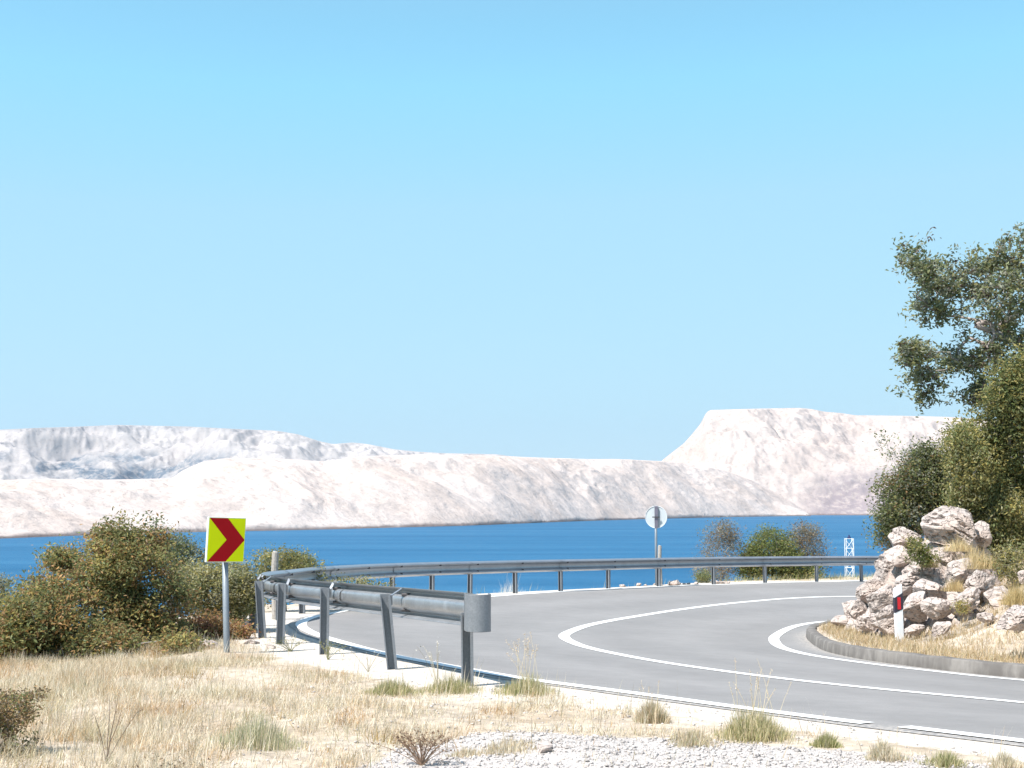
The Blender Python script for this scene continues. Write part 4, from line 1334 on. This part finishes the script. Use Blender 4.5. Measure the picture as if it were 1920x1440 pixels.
plant("small_shrub", "tiny yellowish plant rooted between the jagged ridge and the marker post boulders", "plant", (lambda q: (q.x, q.y, q.z))(P(1803, 1148, 19.9)),
      blobs_px([(1803, 1138, 20, 22, 1)], 19.8, 0.6), 18, 36, 0.03, [YELL, OLIVE, BROWN], [2, 2, 1], 47, 0.008, rc=0.04, stem_name="stem", crown="foliage")

# foreground: twiggy dry bush in the lower left corner
x, y, z = hit(20, 1425)
plant("dry_bush", "twiggy brown leafed bush in the lower left corner of the grass", "bush", (x - 0.25, 8.3, gz(x - 0.25, 8.3)),
      blobs_px([(20, 1330, 90, 70, 1.2), (60, 1310, 50, 30, 0.4), (10, 1390, 110, 80, 1.4), (40, 1425, 90, 40, 0.8), (-40, 1350, 120, 120, 1.5)], 8.3, 0.8),
      260, 22, 0.024, [BROWN, OLIVE, (0.2, 0.15, 0.09), GREEN], [2.4, 1.6, 2, 0.6], 51, 0.02, rc=0.03, twig=0.0022)


def weed(name, label, px, py, hpx, wpx, n, cols_, group=None, seed=1, leafy=0):
    """a loose upright weed of thin stalks"""
    x, y, z = hit(px, py)
    s = y / FPX; rgn = np.random.default_rng(seed)
    root = empty(name, (x, y, z)); tag(root, label, "plant", group)
    mb = MB(); ends = []
    for k in range(n):
        a_ = rgn.normal() * wpx * s * 0.35; h = hpx * s * rgn.uniform(0.55, 1.0); b_ = rgn.normal() * wpx * s * 0.2
        pts = [(a_ * f_ + rgn.normal() * 0.004, b_ * f_, h * (1 - (1 - f_) ** 1.4)) for f_ in (0, 0.3, 0.6, 0.85, 1.0)]
        mb.tube(pts, [0.0022, 0.002, 0.0017, 0.0013, 0.0008], 4, cap=False)
        ends += pts[2:]
    mb.build("stalk", simple("stalk_" + name, cols_[0], 0.8, bmp=0), root)
    if leafy:
        E = np.array(ends); C = E[rgn.integers(0, len(E), leafy)] + rgn.normal(size=(leafy, 3)) * 0.012
        me = leaves_mesh("foliage", C, 0.018, cols_[1:], [1] * len(cols_[1:]), rgn)
        link_mesh("foliage", me, M_leaf, root)
    return root


weed("dead_branch", "thin dead brown branch leaning out of the grass near the lower left bush", 200, 1432, 150, 90, 5, [(0.13, 0.09, 0.07)], seed=3)
weed("dry_weed", "brown feathery dry weed at the bottom edge left of the gravel patch", 790, 1436, 62, 90, 40, [(0.30, 0.20, 0.14), (0.30, 0.2, 0.13)], seed=4, leafy=500)
weed("leafy_weed", "small green leafy weed in front of the third barrier post", 615, 1238, 34, 50, 16, [(0.25, 0.25, 0.12), OLIVE, PALE, GREEN], "leafy weeds by the barrier posts", seed=5, leafy=170)
weed("leafy_weed", "pale olive leafy weed in front of the fourth barrier post", 545, 1222, 26, 60, 18, [(0.25, 0.25, 0.12), OLIVE, PALE, GREEN], "leafy weeds by the barrier posts", seed=6, leafy=200)
weed("seed_stalks", "thin stalks with small white seed heads left of the near barrier end", 820, 1288, 85, 80, 9, [(0.45, 0.40, 0.30), (0.75, 0.72, 0.66)], seed=7, leafy=40)
weed("seed_stalks", "short thin stalks with white seed heads under the second barrier post span", 690, 1260, 44, 60, 10, [(0.45, 0.40, 0.30), (0.75, 0.72, 0.66)], seed=8, leafy=30)


def blades(name, pos, length, cols_, wts, seed, lean=0.35, wid=0.0035, curve=0.5, wind=(0.25, 0.0)):
    """grass blades at pos (n,3), each a bent tapering strip"""
    rgn = np.random.default_rng(seed); n = len(pos)
    L = length * rgn.uniform(0.45, 1.25, n) if np.isscalar(length) else length * rgn.uniform(0.6, 1.2, n)
    az = rgn.uniform(0, 2 * math.pi, n)
    le = np.abs(rgn.normal(0, lean, n))
    dx = np.cos(az) * le + wind[0]; dy = np.sin(az) * le + wind[1]
    fs = np.array([0, 0.5, 1.0])
    wv = wid * rgn.uniform(0.6, 1.3, n)
    faz = rgn.uniform(0, math.pi, n)
    sx_, sy_ = np.cos(faz), np.sin(faz)
    V = []
    for f_ in fs:
        cx = pos[:, 0] + dx * L * (f_ * 0.6 + curve * f_ * f_); cy = pos[:, 1] + dy * L * (f_ * 0.6 + curve * f_ * f_)
        cz = pos[:, 2] - 0.01 + L * f_ / np.sqrt(1 + (dx * dx + dy * dy))
        w_ = wv * (1 - 0.35 * f_) / 2
        if f_ < 1:
            V.append(np.stack([cx - sx_ * w_, cy - sy_ * w_, cz], 1)); V.append(np.stack([cx + sx_ * w_, cy + sy_ * w_, cz], 1))
        else:
            V.append(np.stack([cx, cy, cz], 1))
    V = np.stack(V, 1)                       # n,5,3
    i = np.arange(n)[:, None] * 5
    F = np.concatenate([i + np.array([0, 1, 3]), i + np.array([0, 3, 2]), i + np.array([2, 3, 4])], 0)
    pal = np.array(cols_); ci = rgn.choice(len(pal), n, p=np.array(wts) / sum(wts))
    col = pal[ci] * rgn.uniform(0.8, 1.2, (n, 1))
    return mesh_np(name, V.reshape(-1, 3), F, np.repeat(col, 5, 0))


STRAW = [(0.64, 0.54, 0.39), (0.72, 0.645, 0.52), (0.50, 0.385, 0.25), (0.40, 0.365, 0.22)]


def scatter(n, x0, x1, y0, y1, fn, seed):
    rgn = np.random.default_rng(seed)
    x = rgn.uniform(x0, x1, n); y = rgn.uniform(y0, y1, n)
    keep = rgn.random(n) < fn(x, y)
    x = x[keep]; y = y[keep]
    return np.stack([x, y, ground(x, y)], 1)


def dens_verge(x, y):
    so = sdist(OC, x, y); b_ = sdist(BROW, x, y)
    inview = np.abs(x) < 0.40 * y + 0.6
    lo = 1.10 - 0.50 * smooth(13.8, 12.0, y)
    e = smooth(lo, lo + 0.6, so + 0.35 * fbm(x * 1.6, y * 1.6, 3.0, 3))
    g = 1 - 0.97 * gravel_mask(x, y)
    patch = smooth(-0.42, 0.12, fbm(x * 1.1, y * 1.1, 6.0, 4))
    bare = 1 - 0.85 * np.exp(-(((x + 2.5) / 0.8) ** 2 + ((y - 12.3) / 0.9) ** 2)) - 0.7 * np.exp(-(((x + 1.9) / 0.6) ** 2 + ((y - 10.4) / 0.4) ** 2))
    return inview * np.maximum(e, 0.05 * (so > 0.3)) * g * (0.18 + 0.82 * patch) * np.clip(bare, 0.1, 1) * (b_ < 1.2) * (y < 20.5)


pos = scatter(420000, -9, 4, 6.8, 20.5, dens_verge, 1)
nl = fbm(pos[:, 0] * 1.5, pos[:, 1] * 1.5, 9.0, 4)
hl = 0.055 + 0.07 * smooth(-0.3, 0.45, nl) + 0.05 * smooth(-1.0, -3.5, pos[:, 0])
hl = hl * (0.55 + 0.45 * smooth(1.2, 2.6, sdist(OC, pos[:, 0], pos[:, 1])))
me = blades("dry_grass", pos, hl, STRAW, [3, 3, 1.1, 0.6], 2, wid=0.0042, lean=0.75, wind=(0.12, 0.0))
# real differences of colour from clump to clump: bleached, rusty and still greenish growth
ca_ = me.color_attributes["tint"].data
arr = np.empty(len(ca_) * 4, np.float32); ca_.foreach_get("color", arr); arr = arr.reshape(-1, 4)
n_a = np.repeat(fbm(pos[:, 0] * 2.3, pos[:, 1] * 2.3, 21.0, 4), 5)[:, None]; n_b = np.repeat(fbm(pos[:, 0] * 1.3, pos[:, 1] * 1.3, 25.0, 4), 5)[:, None]
arr[:, :3] *= 1 - 0.42 * smooth(0.05, 0.6, n_a) * np.array([0.5, 0.9, 1.3]) - 0.28 * smooth(0.15, 0.6, n_b) * np.array([0.75, 0.72, 1.1])
ca_.foreach_set("color", arr.ravel())
tag(link_mesh("dry_grass", me, M_straw), "pale straw coloured dry grass covering the near verge", "grass", kind="stuff")
sel = rng.random(len(pos)) < 0.07 * smooth(-0.1, 0.4, nl) + 0.012
p2 = pos[sel]
me = blades("tall_dry_grass", p2, 0.21, STRAW, [3, 3, 1.6, 0.4], 12, wid=0.0038, lean=0.3, wind=(0.15, 0.0), curve=0.35)
tag(link_mesh("tall_dry_grass", me, M_straw), "taller bleached grass stems standing above the matted verge grass", "grass", kind="stuff")
print("verge blades", len(pos))


def dens_island(x, y):
    sk = -sdist(KC, x, y)
    n_ = fbm(x * 1.4, y * 1.4, 12.0, 4)
    return smooth(0.12, 0.3, sk) * (0.6 + 0.4 * smooth(-0.2, 0.25, n_)) * (1 - 0.25 * smooth(1.8, 3.2, sk)) * (y < 27) * (y > 11)


pos = scatter(150000, 3.8, 12, 11, 27, dens_island, 3)
me = blades("island_dry_grass", pos, 0.12, [(0.50, 0.375, 0.215), (0.40, 0.28, 0.155), (0.58, 0.48, 0.33), (0.33, 0.28, 0.14)], [3, 2.2, 2, 1.2], 4, wid=0.0062, lean=0.7, wind=(0.1, 0))
tag(link_mesh("island_dry_grass", me, M_straw), "golden dry grass on the raised verge behind the kerb around the rocks", "grass", kind="stuff")


def dens_far(x, y):
    so = sdist(OC, x, y); b_ = sdist(BROW, x, y)
    n_ = smooth(-0.1, 0.3, fbm(x * 0.9, y * 0.9, 15.0, 3))
    right = smooth(5.5, 7.5, x)
    return (so > 1.25) * (b_ < 2.5) * (n_ * 0.25 * (1 - right) + right) * (y > 19)


pos = scatter(60000, -6, 22, 19, 56, dens_far, 5)
me = blades("far_verge_grass", pos, 0.24, [(0.52, 0.44, 0.24), (0.30, 0.30, 0.11), (0.20, 0.24, 0.08), (0.62, 0.54, 0.36)], [2, 2.2, 1.4, 1.6], 6, wid=0.008)
tag(link_mesh("far_verge_grass", me, M_straw), "mixed green and straw grass beyond the barrier on the far road edge", "grass", kind="stuff")


def tuft(label, px, py, hpx, wpx, n, pal, wts, seed, d=None, tall=0, tallpx=0, group="tufts of grass standing out of the verge", lean=0.35, cat="grass tuft", plume=False):
    if d is None: x, y, z = hit(px, py)
    else:
        q = P(px, py, d); x, y, z = q
    s = y / FPX; rgn = np.random.default_rng(seed)
    root = empty("grass_tuft", (x, y, z)); tag(root, label, cat, group)
    r_ = wpx * s / 2
    p_ = np.stack([rgn.normal(0, r_ * 0.52, n), rgn.normal(0, max(r_ * 0.55, 0.03), n), np.zeros(n)], 1)
    p_[:, 0] = np.where(np.abs(p_[:, 0]) > r_, p_[:, 0] * 0.3, p_[:, 0]); p_[:, 1] = np.where(np.abs(p_[:, 1]) > max(r_, 0.06), p_[:, 1] * 0.3, p_[:, 1])
    p_[:, 2] = ground(p_[:, 0] + x, p_[:, 1] + y) - z if d is None else -0.02
    hr = hpx * s * (0.35 + 0.75 * np.exp(-(p_[:, 0] / (r_ * 0.55)) ** 2)) * (0.8 + 0.5 * pnoise(p_[:, 0] * 9 + seed, p_[:, 1] * 9))
    me = blades("blades", p_, hr, pal, wts, seed, lean=lean, wid=0.0042, wind=(0.08, 0))
    link_mesh("blades", me, M_straw, root)
    if tall:
        mb = MB(); C = []
        for k in range(tall):
            a_ = rgn.normal(0, r_ * 0.25); le = rgn.normal(0, 0.22); h = tallpx * s * rgn.uniform(0.6, 1.0)
            pts = [(a_ + le * h * f_ ** 1.5, rgn.normal(0, 0.004), h * f_) for f_ in (0, 0.35, 0.7, 1.0)]
            mb.tube(pts, [0.0022, 0.0019, 0.0015, 0.0009], 4, cap=False)
            for f_ in np.linspace(0.78, 1.0, 9): C.append((a_ + le * h * f_ ** 1.5, 0, h * f_))
        mb.build("stalk", M_stalk, root)
        C = np.repeat(np.array(C), 3 if plume else 1, 0); C = C + rgn.normal(size=C.shape) * (0.009 if plume else 0.003)
        me = leaves_mesh("seed_head", C, 0.014, [(0.62, 0.46, 0.32), (0.70, 0.58, 0.44)], [1, 1], rgn, fat=0.3)
        link_mesh("seed_head", me, M_straw, root)
    return root


M_stalk = simple("dry_stalk", (0.62, 0.52, 0.36), 0.8, bmp=0)
GP = [(0.20, 0.22, 0.08), (0.30, 0.30, 0.13), (0.42, 0.38, 0.20), (0.60, 0.50, 0.32)]
tuft("dull green tuft on the grass left of the near barrier end post", 735, 1300, 34, 120, 1100, GP, [1.2, 2, 2.4, 2.4], 81)
tuft("green tuft at the foot of the near barrier end post", 845, 1298, 38, 120, 1100, GP, [1.2, 2, 2.4, 2.4], 82)
tuft("olive tuft with tall feathery stalks right of the near barrier end", 985, 1300, 40, 130, 1200, GP, [1, 2, 2.4, 3], 83, tall=12, tallpx=115, plume=True)
tuft("straw tuft with very tall stalks standing in front of the road edge line", 1412, 1385, 62, 150, 1700, GP, [0.6, 1.2, 2.4, 3.5], 84, tall=14, tallpx=150)
tuft("rusty straw tuft between the near verge grass and the gravel, left of the tallest stalks", 1222, 1355, 46, 70, 1200, STRAW, [1, 1, 3, 2], 85, tall=5, tallpx=85)
tuft("small olive tuft at the road shoulder right of the tallest stalks", 1548, 1400, 34, 60, 800, GP, [2, 3, 2, 1], 86)
tuft("straw tuft by the road shoulder near the lower right corner", 1660, 1425, 42, 80, 1000, STRAW, [2, 2, 2, 2], 87, tall=4, tallpx=70)
tuft("grey green tuft at the lower right corner edge", 1770, 1436, 34, 90, 900, GP, [1.5, 2, 2, 2], 88)
tuft("dry straw tuft hugging the right bottom corner", 1885, 1440, 30, 80, 800, STRAW, [2, 2, 2, 2], 98)
tuft("tall grey green clump at the bottom left centre of the grass", 480, 1405, 66, 190, 1300, [(0.34, 0.35, 0.19), (0.46, 0.44, 0.28), (0.64, 0.55, 0.40)], [2.4, 2.4, 3], 89, lean=0.2)
tuft("flat straw tuft in the middle of the gravel patch", 950, 1408, 24, 160, 1100, STRAW, [2, 2, 3, 1], 90)
tuft("short straw tuft on the gravel near the lower centre", 870, 1420, 22, 90, 700, STRAW, [2, 2, 3, 1], 91)
tuft("brownish tuft in the gravel left of the tallest stalks", 1300, 1395, 30, 110, 1000, STRAW, [1, 1, 3, 2], 92)
tuft("white wispy tuft beyond the barrier right of its near end", 955, 1113, 34, 60, 160, [(0.75, 0.70, 0.62)], [1], 93, tall=3, tallpx=40, d=34.0)
tuft("golden grass clump under the topmost boulder on the right of the outcrop", 1830, 1062, 44, 90, 1500, [(0.62, 0.48, 0.25), (0.70, 0.58, 0.36), (0.45, 0.34, 0.16)], [3, 2, 1], 94, d=21.2, lean=0.5)
tuft("golden grass wisps against the shadow under the topmost boulder", 1795, 1030, 34, 60, 500, [(0.62, 0.48, 0.25), (0.70, 0.58, 0.36)], [3, 2], 95, d=21.5, lean=0.6)
tuft("dry grass clump between the slanted boulder and the right bushes", 1905, 1130, 46, 60, 900, [(0.60, 0.46, 0.24), (0.42, 0.34, 0.15)], [3, 2], 96, d=19.4, lean=0.45)
tuft("straw clump between the boulders left of the jagged ridge", 1790, 1105, 30, 46, 500, [(0.60, 0.46, 0.24), (0.55, 0.40, 0.2)], [3, 2], 97, d=20.6, lean=0.45)
tuft("straw clump in the hollow above the broad pale rock face", 1742, 1060, 22, 40, 400, [(0.60, 0.48, 0.26), (0.42, 0.34, 0.15)], [3, 2], 99, d=21.6, lean=0.45)

x, y, z = hit(340, 1437)
plant("dead_brushwood", "dark low heap of dead twigs at the bottom edge of the grass", "brushwood", (x, y, z), blobs_px([(300, 1438, 130, 18, 1), (360, 1436, 90, 18, 1)], y, 1.2), 60, 5, 0.02,
      [BROWN, (0.14, 0.10, 0.08)], [1, 2], 55, 0.008, rc=0.03, twig=0.002, stem_name="twigs", crown="dead_leaves")

# gravel on the near verge
rgn = np.random.default_rng(9)
n = 60000
x = rgn.uniform(-1.9, 3.4, n); y = rgn.uniform(6.9, 12.5, n)
so_ = sdist(OC, x, y)
keep = (rgn.random(n) < gravel_mask(x, y) * (0.45 + 0.5 * smooth(-0.3, 0.3, fbm(x * 2, y * 2, 33.0, 3))) + 0.05) & (so_ > 0.22) & (np.abs(x) < 0.38 * y + 0.3)
x = x[keep]; y = y[keep]; n = len(x); z = ground(x, y)
oct_ = np.array([(1, 0, 0), (0, 1, 0), (-1, 0, 0), (0, -1, 0), (0, 0, 1), (0, 0, -1)], float)
of = np.array([(0, 1, 4), (1, 2, 4), (2, 3, 4), (3, 0, 4), (1, 0, 5), (2, 1, 5), (3, 2, 5), (0, 3, 5)])
s = 0.0035 + 0.011 * rgn.random(n) ** 3.5
V = oct_[None] * rgn.uniform(0.6, 1.3, (n, 6, 3)) + rgn.normal(0, 0.25, (n, 6, 3))
V = V * s[:, None, None] * np.array([1.2, 1.2, 0.8])
ca, sa = np.cos(rgn.uniform(0, 6.28, n)), np.sin(rgn.uniform(0, 6.28, n))
V = np.stack([V[..., 0] * ca[:, None] - V[..., 1] * sa[:, None], V[..., 0] * sa[:, None] + V[..., 1] * ca[:, None], V[..., 2]], -1)
V = V + np.stack([x, y, z + s * 0.3], 1)[:, None]
F = (np.arange(n)[:, None, None] * 6 + of[None]).reshape(-1, 3)
base_c = np.array([0.56, 0.505, 0.475]) * rgn.uniform(0.55, 1.1, (n, 1))
me = mesh_np("gravel", V.reshape(-1, 3), F, np.repeat(base_c, 6, 0))
m, nt, b = mat_new("gravel_stone")
a = nd(nt, "ShaderNodeVertexColor", layer_name="tint"); nt.links.new(a.outputs[0], b.inputs["Base Color"]); b.inputs["Roughness"].default_value = 0.9
tag(link_mesh("gravel", me, m), "pale crushed limestone gravel along the bottom of the verge", "gravel", kind="stuff")

# ------------------------------------------------------------------ HAZE
HAZE = 0.000035
if HAZE:
    me = bpy.data.meshes.new("haze")
    bm = bmesh.new(); bmesh.ops.create_cube(bm, size=1.0)
    x0, x1, y0, y1, z0, z1 = -6500, 6500, -100, 11500, -45, 620
    for v in bm.verts: v.co = ((x0 + x1) / 2 + v.co.x * (x1 - x0), (y0 + y1) / 2 + v.co.y * (y1 - y0), (z0 + z1) / 2 + v.co.z * (z1 - z0))
    bm.to_mesh(me); bm.free()
    m = bpy.data.materials.new("haze_air"); m.use_nodes = True; nt = m.node_tree
    nt.nodes.remove(nt.nodes["Principled BSDF"])
    pv = nt.nodes.new("ShaderNodeVolumePrincipled")
    pv.inputs["Density"].default_value = HAZE; pv.inputs["Color"].default_value = (0.62, 0.78, 1.0, 1); pv.inputs["Anisotropy"].default_value = 0.2
    nt.links.new(pv.outputs[0], nt.nodes["Material Output"].inputs["Volume"])
    o = link_mesh("haze", me, m)
    tag(o, "thin blue haze over the channel and the far hills", "haze", kind="stuff")
